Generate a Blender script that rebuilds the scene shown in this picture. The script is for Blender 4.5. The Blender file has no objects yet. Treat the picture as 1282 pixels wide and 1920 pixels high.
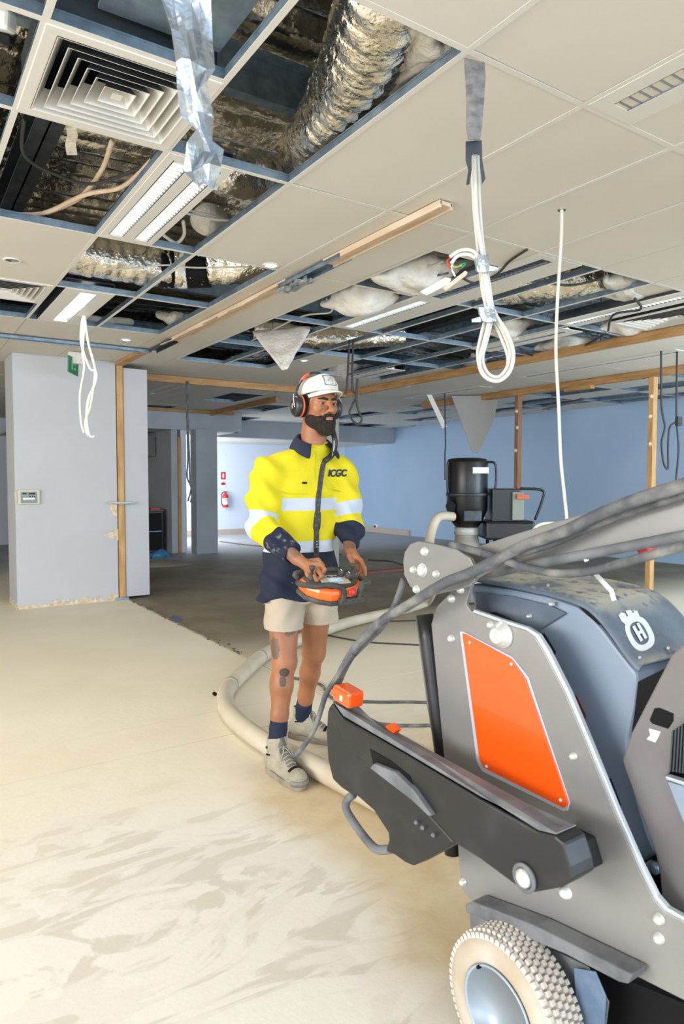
import bpy, bmesh, math, random
import numpy as np
from mathutils import Vector, Matrix, Euler
from mathutils.bvhtree import BVHTree
random.seed(7); np.random.seed(7)
S = bpy.context.scene; COL = S.collection
# ---------------- camera ----------------
H = 1.43; CEIL = 2.84; F = 1282.0
PITCH = math.atan(58/F); YAW = math.radians(33.394)
cam = bpy.data.cameras.new('camera'); camo = bpy.data.objects.new('camera', cam); COL.objects.link(camo)
cam.sensor_fit = 'VERTICAL'; cam.sensor_height = 36; cam.lens = 36*F/1920
camo.location = (0, 0, H); camo.rotation_euler = (math.pi/2-PITCH, 0, -YAW)
cam.clip_start = .02; cam.dof.use_dof = True; cam.dof.focus_distance = 3.4; cam.dof.aperture_fstop = 5.6
S.camera = camo
# ---------------- exposure, sky, daylight, added fills ----------------
S.view_settings.view_transform = 'Standard'; S.view_settings.look = 'None'
S.view_settings.gamma = 1; S.view_settings.use_curve_mapping = False
S.view_settings.exposure = 0.03
w = bpy.data.worlds.new('sky'); S.world = w; w.use_nodes = True
w.node_tree.nodes['Background'].inputs[0].default_value = (.48, .73, 1, 1)
w.node_tree.nodes['Background'].inputs[1].default_value = 1.7
def area(name, loc, target, sx, sy, power, col):
    l = bpy.data.lights.new(name, 'AREA'); l.shape = 'RECTANGLE'; l.size = sx; l.size_y = sy; l.energy = power; l.color = col
    o = bpy.data.objects.new(name, l); COL.objects.link(o); o.location = loc
    o.rotation_euler = (Vector(target)-Vector(loc)).to_track_quat('-Z', 'Y').to_euler(); return o
area('shopfront_daylight', (1.0, -5.2, 2.6), (1.8, 5.0, 0.0), 10, 2.0, 430, (.97, .985, 1))
area('side_fill', (-5.6, 2.4, 2.4), (1.0, 5.6, 0.0), 6, 1.8, 620, (1, .95, .88))  # added fill for the mid floor, no window seen on this side
area('rear_left_window_daylight', (5.0, 15.5, 1.4), (8.5, 15.8, 0.9), 1.8, 2.0, 150, (.86, .93, 1))
area('rear_right_window_daylight', (8.0, 0.2, 1.7), (11.0, 8.5, 1.2), 3.0, 2.0, 260, (.72, .86, 1))
area('right_cool_fill', (6.5, -4.6, 1.2), (1.8, 1.6, 1.9), 4, 2.0, 130, (.55, .76, 1))  # added cool fill, tilted up to cool the right-hand ceiling tiles
# ---------------- helpers ----------------
def ray(x, y):
    r = (x-641)/F; u = -(y-960)/F
    fw = math.cos(PITCH)+u*math.sin(PITCH); up = -math.sin(PITCH)+u*math.cos(PITCH)
    return Vector((r*math.cos(YAW)+fw*math.sin(YAW), -r*math.sin(YAW)+fw*math.cos(YAW), up))
O = Vector((0, 0, H))
def onX(x, y, X): d = ray(x, y); return O+d*(X/d.x)
def onY(x, y, Y): d = ray(x, y); return O+d*(Y/d.y)
def onZ(x, y, z): d = ray(x, y); return O+d*((z-H)/d.z)
FWD = Vector((math.sin(YAW), math.cos(YAW), 0)); RGT = Vector((math.cos(YAW), -math.sin(YAW), 0)); UP = Vector((0, 0, 1))
def onF(x, y, f): d = ray(x, y); return O+d*(f/d.dot(FWD))

def mat(name, col, rough=.6, metal=0, col2=None, vs=6, vd=3, bump=0, bs=60, emit=None, coat=0, stretch=None, sharp=None, trans=0, spec=None):
    m = bpy.data.materials.new(name); m.use_nodes = True; n = m.node_tree.nodes; L = m.node_tree.links
    p = n['Principled BSDF']; p.inputs['Roughness'].default_value = rough; p.inputs['Metallic'].default_value = metal
    p.inputs['Base Color'].default_value = (*col, 1)
    if coat: p.inputs['Coat Weight'].default_value = coat
    if spec is not None: p.inputs['Specular IOR Level'].default_value = spec
    if trans: p.inputs['Transmission Weight'].default_value = trans
    tc = n.new('ShaderNodeTexCoord'); src = tc.outputs['Object']
    if stretch:
        mp = n.new('ShaderNodeMapping'); mp.inputs['Scale'].default_value = stretch; L.new(src, mp.inputs[0]); src = mp.outputs[0]
    if col2:
        t = n.new('ShaderNodeTexNoise'); t.inputs['Scale'].default_value = vs; t.inputs['Detail'].default_value = vd; L.new(src, t.inputs[0])
        r = n.new('ShaderNodeValToRGB'); a, b = sharp or (.35, .65)
        r.color_ramp.elements[0].position = a; r.color_ramp.elements[1].position = b
        r.color_ramp.elements[0].color = (*col, 1); r.color_ramp.elements[1].color = (*col2, 1)
        L.new(t.outputs[0], r.inputs[0]); L.new(r.outputs[0], p.inputs['Base Color'])
    if bump:
        t = n.new('ShaderNodeTexNoise'); t.inputs['Scale'].default_value = bs; t.inputs['Detail'].default_value = 4; L.new(src, t.inputs[0])
        b = n.new('ShaderNodeBump'); b.inputs['Strength'].default_value = bump; b.inputs['Distance'].default_value = .02
        L.new(t.outputs[0], b.inputs['Height']); L.new(b.outputs[0], p.inputs['Normal'])
    if emit:
        p.inputs['Emission Color'].default_value = (*emit[0], 1); p.inputs['Emission Strength'].default_value = emit[1]
    return m
M = {}
def mk(k, *a, **kw): M[k] = mat(k, *a, **kw)
mk('tile', (.70, .655, .585), .75, col2=(.67, .625, .55), vs=1.2, bump=.03, bs=200)
mk('tee_white', (.72, .69, .64), .5)
mk('galv', (.27, .35, .42), .45, .6, col2=(.18, .24, .30), vs=14, bump=.05)
mk('galv_dark', (.085, .10, .115), .5, .6, col2=(.05, .06, .07), vs=8)
mk('foil', (.80, .76, .68), .20, 1, bump=1.0, bs=9, col2=(.55, .52, .45), vs=5)
mk('duct_foil', (.88, .84, .76), .16, 1, bump=.8, bs=26)
mk('silver_tape', (.50, .55, .60), .34, .8, bump=.7, bs=18)
mk('black', (.008, .008, .009), .6, spec=.15)
mk('batt', (.82, .78, .72), .95, col2=(.66, .61, .54), vs=7, bump=.8, bs=26)
mk('timber', (.60, .36, .15), .65, col2=(.44, .24, .085), vs=3, vd=6, stretch=(9, 9, 1.2), bump=.1)
mk('timber_h', (.52, .30, .12), .65, col2=(.37, .19, .065), vs=3, vd=6, stretch=(9, 1.2, 9), bump=.1)
mk('timber_x', (.50, .29, .12), .65, col2=(.37, .19, .065), vs=3, vd=6, stretch=(1.2, 9, 9), bump=.1)
mk('track_wood', (.70, .56, .42), .6, col2=(.60, .43, .29), vs=3, vd=5, stretch=(9, 1, 9))
mk('white_wall', (.50, .50, .515), .7, col2=(.475, .475, .49), vs=1.5, bump=.03)
mk('grey_wall', (.42, .45, .48), .7, col2=(.36, .39, .42), vs=1.5)
mk('cool_tint_wall', (.33, .46, .62), .6, col2=(.38, .50, .65), vs=.6)  # cool daylight on the right wall is put into its colour
mk('far_wall', (.68, .74, .84), .55)
mk('plaster_edge', (.56, .42, .27), .9, col2=(.72, .62, .48), vs=20)
mk('skirt', (.50, .40, .32), .5)
mk('white_cable', (.66, .64, .57), .45)
mk('dark_cable', (.035, .035, .035), .6)
mk('dusty_cable', (.085, .09, .10), .75, col2=(.25, .24, .22), vs=14, sharp=(.45, .75), bump=.3)
mk('plug_white', (.85, .85, .83), .4)
mk('lamp', (1, 1, 1), .4, emit=((1, .97, .93), 2.2))
mk('lamp_dim', (1, 1, 1), .4, emit=((.92, .96, 1), 1.6))
mk('louvre', (.36, .38, .40), .18, .9)
mk('green_sign', (.02, .22, .09), .4)
mk('red', (.62, .02, .02), .4)
mk('orange', (.95, .10, .006), .28, coat=.6)
mk('signwhite', (.85, .85, .85), .5)
# ---------------- mesh builder ----------------
ORG = {}
class MB:
    def __init__(s): s.v = []; s.f = []; s.m = []; s.mats = []
    def mi(s, m):
        if m not in s.mats: s.mats.append(m)
        return s.mats.index(m)
    def add(s, vs, fs, m=None):
        o = len(s.v); s.v += [Vector(v) for v in vs]; s.f += [tuple(o+i for i in f) for f in fs]
        s.m += [s.mi(m) if m else 0]*len(fs); return s
    def box(s, lo, hi, m=None, R=None, c=None):
        x0, y0, z0 = lo; x1, y1, z1 = hi
        vs = [Vector(p) for p in ((x0,y0,z0),(x1,y0,z0),(x1,y1,z0),(x0,y1,z0),(x0,y0,z1),(x1,y0,z1),(x1,y1,z1),(x0,y1,z1))]
        if R is not None: vs = [R @ v + Vector(c or (0,0,0)) for v in vs]
        return s.add(vs, [(0,3,2,1),(4,5,6,7),(0,1,5,4),(1,2,6,5),(2,3,7,6),(3,0,4,7)], m)
    def prism(s, pts, off, m=None):      # polygon extruded by vector off
        n = len(pts); a = [Vector(p) for p in pts]; b = [p+Vector(off) for p in a]
        nrm = Vector((0,0,0))
        for i in range(n): nrm += a[i].cross(a[(i+1) % n])
        if nrm.dot(Vector(off)) > 0: bot, top = tuple(range(n))[::-1], tuple(range(n, 2*n)); sd = [(i, (i+1) % n, n+(i+1) % n, n+i) for i in range(n)]
        else: bot, top = tuple(range(n)), tuple(range(n, 2*n))[::-1]; sd = [(i, n+i, n+(i+1) % n, (i+1) % n) for i in range(n)]
        return s.add(a+b, [bot, top]+sd, m)
    def tube(s, pts, r, seg=8, m=None, cap=True, flat=1.0, flatdir=None, noise=None):
        pts = [Vector(p) for p in pts]; n = len(pts)
        rs = r if hasattr(r, '__len__') else [r]*n
        t = (pts[1]-pts[0]).normalized(); a = t.orthogonal().normalized()
        if flatdir is not None: a = (Vector(flatdir)-t*t.dot(Vector(flatdir))).normalized()
        vs = []
        for i in range(n):
            t2 = (pts[min(i+1, n-1)]-pts[max(i-1, 0)])
            t2 = t2.normalized() if t2.length > 1e-9 else t
            a = (a-t2*a.dot(t2)).normalized(); b = t2.cross(a)
            for k in range(seg):
                an = 2*math.pi*k/seg; rr = rs[i]*(noise(i, k) if noise else 1)
                vs.append(pts[i]+a*math.cos(an)*rr*flat+b*math.sin(an)*rr)
        fs = [(i*seg+k, i*seg+(k+1) % seg, (i+1)*seg+(k+1) % seg, (i+1)*seg+k) for i in range(n-1) for k in range(seg)]
        if cap: fs += [tuple(range(seg))[::-1], tuple(range((n-1)*seg, n*seg))]
        return s.add(vs, fs, m)
    def lathe(s, prof, c, axis, seg=24, m=None):   # prof: (r, h) along axis
        axis = Vector(axis).normalized(); a = axis.orthogonal().normalized(); b = axis.cross(a); c = Vector(c); vs = []
        for r, h in prof:
            for k in range(seg):
                an = 2*math.pi*k/seg; vs.append(c+axis*h+(a*math.cos(an)+b*math.sin(an))*max(r, 1e-5))
        n = len(prof); fs = [(i*seg+k, i*seg+(k+1) % seg, (i+1)*seg+(k+1) % seg, (i+1)*seg+k) for i in range(n-1) for k in range(seg)]
        fs += [tuple(range(seg))[::-1], tuple(range((n-1)*seg, n*seg))]
        return s.add(vs, fs, m)
    def grid(s, P, m=None, closed=False):   # P[i][j]
        ni, nj = len(P), len(P[0]); vs = [p for r in P for p in r]
        fs = [(i*nj+j, i*nj+(j+1) % nj, (i+1)*nj+(j+1) % nj, (i+1)*nj+j) for i in range(ni-1) for j in range(nj if closed else nj-1)]
        return s.add(vs, fs, m)
    def build(s, name, m, parent=None, bevel=0, smooth=False, sub=0, solid=0, loc=None):
        me = bpy.data.meshes.new(name)
        org = ORG[parent.name] if parent else (Vector(loc) if loc is not None else (sum(s.v, Vector())/len(s.v)))
        me.from_pydata([tuple(v-org) for v in s.v], [], s.f); me.update()
        ms = [x or m for x in s.mats] or [m]
        for x in ms: me.materials.append(M[x] if isinstance(x, str) else x)
        if len(s.mats) > 1: me.polygons.foreach_set('material_index', s.m)
        if smooth: me.polygons.foreach_set('use_smooth', [True]*len(me.polygons))
        o = bpy.data.objects.new(name, me); COL.objects.link(o)
        if parent: o.parent = parent
        else: o.location = org
        ORG[o.name] = org
        if solid: q = o.modifiers.new('s', 'SOLIDIFY'); q.thickness = solid; q.offset = 0
        if bevel: q = o.modifiers.new('b', 'BEVEL'); q.width = bevel; q.segments = 2; q.limit_method = 'ANGLE'; q.angle_limit = .7
        if sub: q = o.modifiers.new('u', 'SUBSURF'); q.levels = sub; q.render_levels = sub
        return o
def tag(o, label=None, cat=None, group=None, kind=None):
    if label: o['label'] = label
    if cat: o['category'] = cat
    if group: o['group'] = group
    if kind: o['kind'] = kind
    return o
def thing(name, label, cat, loc, group=None, kind=None):
    o = bpy.data.objects.new(name, None); COL.objects.link(o); o.location = loc; o.empty_display_size = .05; ORG[o.name] = Vector(loc)
    return tag(o, label, cat, group, kind)
def struct(name, loc=(0,0,0)):
    o = bpy.data.objects.new(name, None); COL.objects.link(o); o.location = loc; ORG[o.name] = Vector(loc); o['kind'] = 'structure'; return o
def inst(src, loc, parent, rot=(0,0,0)):   # a copy sharing mesh data, placed at world loc
    o = src.copy(); COL.objects.link(o); o.parent = parent; o.location = Vector(loc)-(ORG[parent.name] if parent else Vector()); o.rotation_euler = rot
    return o
def smoothpath(pts, n=8):
    P = [Vector(p) for p in pts]; out = []
    for i in range(len(P)-1):
        p0 = P[max(i-1, 0)]; p1 = P[i]; p2 = P[i+1]; p3 = P[min(i+2, len(P)-1)]
        for k in range(n):
            t = k/n; out.append(.5*((2*p1)+(p2-p0)*t+(2*p0-5*p1+4*p2-p3)*t*t+(3*p1-p0-3*p2+p3)*t*t*t))
    out.append(P[-1]); return out
def cable(name, pts, r, m, label, cat='cable', group=None, n=8, seg=8):
    b = MB().tube(smoothpath(pts, n), r, seg); o = b.build(name, m, smooth=True); return tag(o, label, cat, group)
def textmesh(s, size, spacing=1.0, shear=0):
    c = bpy.data.curves.new('lettering', 'FONT'); c.body = s; c.size = size; c.align_x = 'CENTER'; c.align_y = 'CENTER'; c.space_character = spacing; c.shear = shear
    c.offset = size*.02
    o = bpy.data.objects.new('tmp', c); COL.objects.link(o)
    dg = bpy.context.evaluated_depsgraph_get(); me = bpy.data.meshes.new_from_object(o.evaluated_get(dg))
    V = [v.co.copy() for v in me.vertices]; Fs = [tuple(p.vertices) for p in me.polygons]
    bpy.data.objects.remove(o); bpy.data.meshes.remove(me); bpy.data.curves.remove(c); return V, Fs
def lettering(s, size, c, right, up, m, parent, nrm, t=.0015, shear=0, name='lettering', spacing=1.0):
    V, Fs = textmesh(s, size, spacing, shear); b = MB(); c = Vector(c); right = Vector(right).normalized(); up = Vector(up).normalized()
    b.add([c+right*v.x+up*v.y+Vector(nrm)*t for v in V], Fs); return b.build(name, m, parent)
# ================= SETTING =================
# floor: concrete slabs with joints
def floor_mat():
    m = bpy.data.materials.new('dusty_concrete'); m.use_nodes = True; N = m.node_tree.nodes; L = m.node_tree.links; p = N['Principled BSDF']
    geo = N.new('ShaderNodeNewGeometry'); sep = N.new('ShaderNodeSeparateXYZ'); L.new(geo.outputs['Position'], sep.inputs[0])
    def noise(scale, detail=3, rough=.5, dist=0, src=None):
        t = N.new('ShaderNodeTexNoise'); t.inputs['Scale'].default_value = scale; t.inputs['Detail'].default_value = detail
        t.inputs['Roughness'].default_value = rough; t.inputs['Distortion'].default_value = dist; L.new(src or geo.outputs['Position'], t.inputs[0]); return t.outputs[0]
    def ramp(src, a, b, ca, cb):
        r = N.new('ShaderNodeValToRGB'); r.color_ramp.elements[0].position = a; r.color_ramp.elements[1].position = b
        r.color_ramp.elements[0].color = (*ca, 1); r.color_ramp.elements[1].color = (*cb, 1); L.new(src, r.inputs[0]); return r.outputs[0]
    def mixc(f, a, b):
        x = N.new('ShaderNodeMix'); x.data_type = 'RGBA'; L.new(f, x.inputs[0]); L.new(a, x.inputs[6]); L.new(b, x.inputs[7]); return x.outputs[2]
    def mr(src, a, b, c=0, d=1):
        x = N.new('ShaderNodeMapRange'); x.interpolation_type = 'SMOOTHSTEP'; L.new(src, x.inputs[0])
        for i, v in enumerate((a, b, c, d)): x.inputs[i+1].default_value = v
        return x.outputs[0]
    def math_(op, a, b):
        x = N.new('ShaderNodeMath'); x.operation = op
        for i, v in enumerate((a, b)):
            if hasattr(v, 'links'): L.new(v, x.inputs[i])
            else: x.inputs[i].default_value = v
        return x.outputs[0]
    base = ramp(noise(1.3, 5, .6), .3, .7, (.78, .70, .53), (.84, .775, .62))
    # swept dust, stirred into arcs in front of the camera
    mp = N.new('ShaderNodeMapping'); L.new(geo.outputs['Position'], mp.inputs[0]); mp.inputs['Rotation'].default_value = (0, 0, .75); mp.inputs['Scale'].default_value = (1.0, 2.3, 1)
    sw = noise(1.25, 5, .5, 2.6, mp.outputs[0]); swf = mr(sw, .47, .53)
    mp2 = N.new('ShaderNodeMapping'); L.new(geo.outputs['Position'], mp2.inputs[0]); mp2.inputs['Rotation'].default_value = (0, 0, -.3); mp2.inputs['Scale'].default_value = (1.2, 3.4, 1)
    sw2 = mr(noise(1.2, 3, .45, 3.0, mp2.outputs[0]), .46, .54); swf = math_('MAXIMUM', swf, math_('MULTIPLY', sw2, .75))
    near = mr(math_('ADD', sep.outputs[1], math_('MULTIPLY', noise(1.1, 2), 1.2)), 2.9, 4.2, 1, 0)
    sweep = ramp(swf, 0, 1, (.665, .615, .53), (.80, .765, .695))
    c1 = mixc(near, base, sweep)
    # bare brown concrete along the grinding path and beyond the old partition
    pathw = mr(math_('ADD', math_('SUBTRACT', sep.outputs[0], math_('MULTIPLY', sep.outputs[1], .12)), math_('MULTIPLY', noise(1.8, 3), .5)), 1.15, 1.45)
    nearonly = mr(sep.outputs[1], 2.6, 3.4, 1, 0)
    brown = ramp(noise(3.2, 5, .65, .4), .35, .65, (.58, .44, .255), (.70, .58, .39))
    c2 = mixc(math_('MULTIPLY', pathw, nearonly), c1, brown)
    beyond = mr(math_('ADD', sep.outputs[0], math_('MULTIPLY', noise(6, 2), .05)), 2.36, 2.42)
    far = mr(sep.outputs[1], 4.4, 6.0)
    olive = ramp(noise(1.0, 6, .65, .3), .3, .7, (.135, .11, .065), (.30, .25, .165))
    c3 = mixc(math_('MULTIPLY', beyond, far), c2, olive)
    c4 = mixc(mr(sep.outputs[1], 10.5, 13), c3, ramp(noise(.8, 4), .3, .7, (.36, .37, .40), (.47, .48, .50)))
    L.new(c4, p.inputs['Base Color']); p.inputs['Roughness'].default_value = .62
    b = N.new('ShaderNodeBump'); b.inputs['Strength'].default_value = .12; b.inputs['Distance'].default_value = .01; L.new(noise(30, 5), b.inputs['Height']); L.new(b.outputs[0], p.inputs['Normal'])
    return m
M['floor'] = floor_mat()
fl = struct('floor')
MB().box((-6, -4, -.2), (13, 19, -.03), 'black').build('subfloor', 'black', fl)
g = .0035
for x0, x1 in ((-6, 2.375), (2.375, 11.3)):
    for y0, y1 in ((-4, 3.52), (3.52, 3.93), (3.93, 8.6), (8.6, 19)):
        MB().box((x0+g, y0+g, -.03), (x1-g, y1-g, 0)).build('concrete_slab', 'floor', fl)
# ---- ceiling ----
xl = lambda k: .43+.592*k
yl = lambda j: 1.70+1.205*j
ce = struct('ceiling', (0, 0, CEIL))
OPEN = {(-2,-1),(-1,-1),(0,-1),(-2,0),(-1,0),(0,0),(1,0),(-2,1),(-1,1),(0,1),(1,1),(1,2),(2,2),(-1,3),(0,3),(1,3),(2,3),(-2,3),
        (4,1),(4,2),(4,3),(5,1),(5,2),(5,3),(6,1),(6,2),(6,3),(7,1),(7,2),(7,3),(8,1),(8,2),(8,3),(9,1),(9,2),(9,3),
        (5,4),(7,4),(8,4),(4,4)}
rnd = random.Random(3)
for k in range(13, 19):
    for j in range(0, 11):
        if rnd.random() < .62: OPEN.add((k, j))
OPEN |= {(7,7),(9,8),(6,9),(10,10)}
tilesrc = {}
def tile(x0, x1, y0, y1, dz=0, rot=(0,0,0)):
    key = (round(x1-x0, 3), round(y1-y0, 3))
    c = Vector(((x0+x1)/2, (y0+y1)/2, CEIL+.009+dz))
    if key not in tilesrc:
        a, b = (x1-x0)/2-.0025, (y1-y0)/2-.0025; q = MB().box((c.x-a, c.y-b, c.z-.008), (c.x+a, c.y+b, c.z+.008))
        for i in range(len(q.v)): q.v[i] = q.v[i]-c+ORG['ceiling']
        o = q.build('ceiling_tile', 'tile', ce); o.location = c-ORG['ceiling']; o.rotation_euler = rot; tilesrc[key] = o; return o
    o = tilesrc[key].copy(); COL.objects.link(o); o.location = c-ORG['ceiling']; o.rotation_euler = rot; return o
nt = 0
for k in range(-4, 19):
    for j in range(-2, 12):
        if (k, j) in OPEN: continue
        if k >= 16 and j < 2: continue
        if nt < 292: tile(xl(k), xl(k+1), yl(j), yl(j+1), rot=(rnd.uniform(-.002, .002), rnd.uniform(-.003, .003), 0)); nt += 1
# far tiles past the limit and the boards round the rim
rest = MB(); rest.box((-6, -4, CEIL), (xl(-4), 19, CEIL+.02)); rest.box((xl(-4), -4, CEIL), (xl(19), yl(-2), CEIL+.02)); rest.box((xl(-4), yl(12), CEIL), (xl(19), 19, CEIL+.02))
tag(rest.build('ceiling_board', 'tile', ce), kind='stuff')
# T bars round every opening
teeY = teeX = None
def tee(x, y, along):
    global teeX, teeY
    ln = 1.205 if along == 'Y' else .592; src = teeY if along == 'Y' else teeX
    c = Vector((x, y, CEIL))
    if src is None:
        q = MB()
        if along == 'Y': q.box((-.012, 0, -.002), (.012, ln, 0), 'tee_white'); q.box((-.0012, 0, 0), (.0012, ln, .036), 'galv'); q.box((-.004, 0, .036), (.004, ln, .043), 'galv')
        else: q.box((.012, -.012, -.002), (ln-.012, .012, -.0002), 'tee_white'); q.box((.002, -.0012, 0), (ln-.002, .0012, .036), 'galv'); q.box((.002, -.004, .036), (ln-.002, .004, .043), 'galv')
        for i in range(len(q.v)): q.v[i] = q.v[i]+ORG['ceiling']
        o = q.build('tee_bar', 'galv', ce); o.location = c-ORG['ceiling']
        if along == 'Y': teeY = o
        else: teeX = o
        return
    o = src.copy(); COL.objects.link(o); o.location = c-ORG['ceiling']
SK = {('Y', 9, 1), ('Y', 9, 2)}
for k in range(-2, 19):
    for j in range(-1, 11):
        if (k, j) in OPEN or (k-1, j) in OPEN or (k <= 5 and j <= 1 and k >= 1):
            if ('Y', k, j) not in SK: tee(xl(k), yl(j), 'Y')
        if (k, j) in OPEN or (k, j-1) in OPEN or (k <= 5 and j <= 1 and k >= 1): tee(xl(k), yl(j), 'X')
# half-length cross bars beside the square outlets
for x, y in ((xl(0), yl(0)+.6), (xl(-1), yl(0)+.6), (xl(0), yl(3)+.59), (xl(-1), yl(3)+.59)): tee(x, y, 'X')
# roof lining of crinkled foil over ribs
rf = struct('ceiling_roof_lining', (0, 0, 3.8)); P = []
xs = np.linspace(-4, 12.5, 70); ys = np.linspace(-3.5, 17.5, 430)
for y in ys: P.append([Vector((x, y, 3.72+.035*math.sin(y*2*math.pi/.21)+.03*math.sin(x*1.9+y*.7)+.02*random.random())) for x in xs])
MB().grid(P).build('roof_sheet', 'foil', rf, smooth=True)
MB().box((-6, -4, 3.95), (13, 19, 4.1)).build('roof_deck', 'galv_dark', rf)
# steelwork above the ceiling
for i, (y, z0, z1) in enumerate(((1.35, 3.42, 3.6), (3.25, 3.40, 3.6), (6.9, 3.4, 3.6), (9.4, 3.4, 3.6), (12.5, 3.4, 3.6))):
    q = MB(); q.box((-4, y-.003, z0), (12, y+.003, z1)); q.box((-4, y, z0), (12, y+.07, z0+.006)); q.box((-4, y-.07, z1-.006), (12, y, z1))
    tag(q.build('roof_purlin', 'galv', loc=(1, y, z0)), ['galvanised roof purlin above the square air outlet', 'galvanised roof purlin over the twin-tube light', 'galvanised roof purlin above the torn-out ceiling near the stub wall', 'galvanised roof purlin beyond the timber header', 'galvanised roof purlin above the bulkhead at the rear'][i], 'purlin', 'roof purlins above the ceiling grid')
for i, x in enumerate((.72, 5.4)):
    q = MB(); q.box((x-.07, -2, 3.24), (x+.07, 16, 3.25)); q.box((x-.005, -2, 3.24), (x+.005, 16, 3.42)); q.box((x-.07, -2, 3.41), (x+.07, 16, 3.42))
    tag(q.build('roof_beam', 'galv_dark', loc=(x, 4, 3.24)), ['dark steel roof beam crossing above the lit troffer', 'dark steel roof beam above the louvred troffers'][i], 'beam')
# ---- walls ----
def wall(name, lo, hi, m='white_wall'): return tag(MB().box(lo, hi).build(name, m), kind='structure')
wall('wall_right', (11.3, -4, -.03), (11.5, 19, 3.95), 'cool_tint_wall')
wall('wall_far', (-6, 17.0, -.03), (11.3, 17.2, 3.95), 'far_wall')
wall('wall_left', (-6.2, 5.0, -.03), (-6.0, 17, 3.95), 'grey_wall')
wall('wall_front', (-6, -4.2, 2.86), (11.5, -4.0, 3.95), 'grey_wall')
wall('wall_side', (-6.2, -4, 2.86), (-6.0, 5, 3.95), 'grey_wall')
tag(MB().box((4.5, 16.96, 0), (11.3, 17, .14)).build('baseboard_far', 'skirt'), kind='structure')
tag(MB().box((11.25, 13.9, 0), (11.3, 16.95, .14)).build('baseboard_right', 'skirt'), kind='structure')
# stub wall (wide white pier) with exposed stud
pier = struct('wall_pier', (1.9, 8.3, 0))
MB().box((1.145, 8.30, 0.015), (2.255, 8.9, CEIL)).build('plaster_face', 'white_wall', pier, bevel=.003)
MB().box((2.345, 8.30, .03), (2.635, 8.9, 2.78)).build('plaster_return', 'white_wall', pier, bevel=.006)
MB().box((2.265, 8.285, .03), (2.338, 8.9, 2.80)).build('timber_stud', 'timber', pier, bevel=.003)
q = MB()
for i in range(38):
    x = 1.15+i*.029; h = .02+.03*random.random()*(2 if i > 12 else .6); q.box((x, 8.293, 0), (x+.03, 8.302, h))
for i in range(16): q.box((1.138, 8.31+i*.035, 0), (1.146, 8.345+i*.035, .02+.05*random.random()))
MB.build(q, 'torn_plaster_edge', 'plaster_edge', pier)
q = MB(); q.prism([(2.25,8.29,1.20),(2.19,8.29,1.19),(2.16,8.29,1.12),(2.20,8.29,1.02),(2.25,8.29,.99)], (0,.008,0)); q.prism([(2.26,8.29,.86),(2.07,8.29,.79),(2.14,8.29,.76),(2.26,8.29,.72)], (0,.008,0))
q.build('torn_paint_scar', 'plaster_edge', pier)
MB().box((2.15, 8.22, 1.165), (2.44, 8.29, 1.185)).box((2.2, 8.2, 1.155), (2.36, 8.29, 1.165)).build('shelf_bracket', 'white_wall', pier, bevel=.004)
MB().box((2.22, 8.27, .0), (2.37, 8.32, .03)).build('base_scrap', 'galv', pier)
# raised stud header running back
th = MB().box((2.255, 7.35, 2.80), (2.345, 8.3, 2.838)).build('trim_1', 'timber_h'); tag(th, kind='structure')
def beam(name, lo, hi, m, label):
    o = MB().box(lo, hi).build(name, m, bevel=.003); return tag(o, label, 'timber')
beam('timber_header', (2.64, 8.93, 2.745), (6.0, 8.975, 2.835), 'timber_x', 'timber header running from the white pier across the ceiling behind the worker')
beam('timber_top_plate', (5.98, 2.9, 2.75), (6.03, 9.2, 2.84), 'timber_h', 'long timber plate under the ceiling beyond the louvred lights')
beam('timber_rail', (6.07, 2.9, 2.795), (6.16, 9.0, 2.838), 'timber_h', 'flat timber board fixed beside the long ceiling plate')
beam('timber_wall_plate', (8.05, 2.5, 2.745), (8.14, 9.6, 2.838), 'timber_h', 'timber top plate carried by the two bare studs')
beam('timber_block', (8.03, 6.0, 2.70), (8.12, 6.45, 2.745), 'timber_h', 'short timber block under the top plate between the two studs')
for i, (px, Yp) in enumerate(((1221, 5.12), (1009, 7.35))):
    t = thing('timber_stud', ['upright bare pine stud nearest the camera, standing on the concrete right of the dust extractor', 'thin weathered pine stud standing just right of the dust extractor'][i], 'stud', (8.1, Yp, 0), 'bare studs of the removed partition')
    x = onY(px, 900, Yp).x; x = 8.10
    MB().box((x-.045, Yp-.035, 0), (x+.045, Yp+.035, 2.745)).build('post', 'timber' if i == 0 else mat('old_timber', (.24,.11,.055), .7, col2=(.33,.17,.09), vs=3, stretch=(9,9,1)), t, bevel=.004)
    q = MB()
    for z in (.98, 1.3, 1.9, 2.25, 2.5): q.lathe([(.028, 0), (.03, .008), (.012, .03)], (x-.045, Yp+random.uniform(-.03, .03), z), (-1, 0, 0), 8)
    q.build('nail_plate', 'plaster_edge', t)
beam('timber_ceiling_joist', (5.4, 10.2, 2.75), (5.46, 13.1, 2.84), 'timber_h', 'timber joist under the rear ceiling seen left of the worker\'s head')
beam('timber_bulkhead_plate', (3.0, 12.95, 2.78), (5.9, 13.02, 2.84), 'timber_x', 'timber strip along the top of the rear bulkhead')
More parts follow.
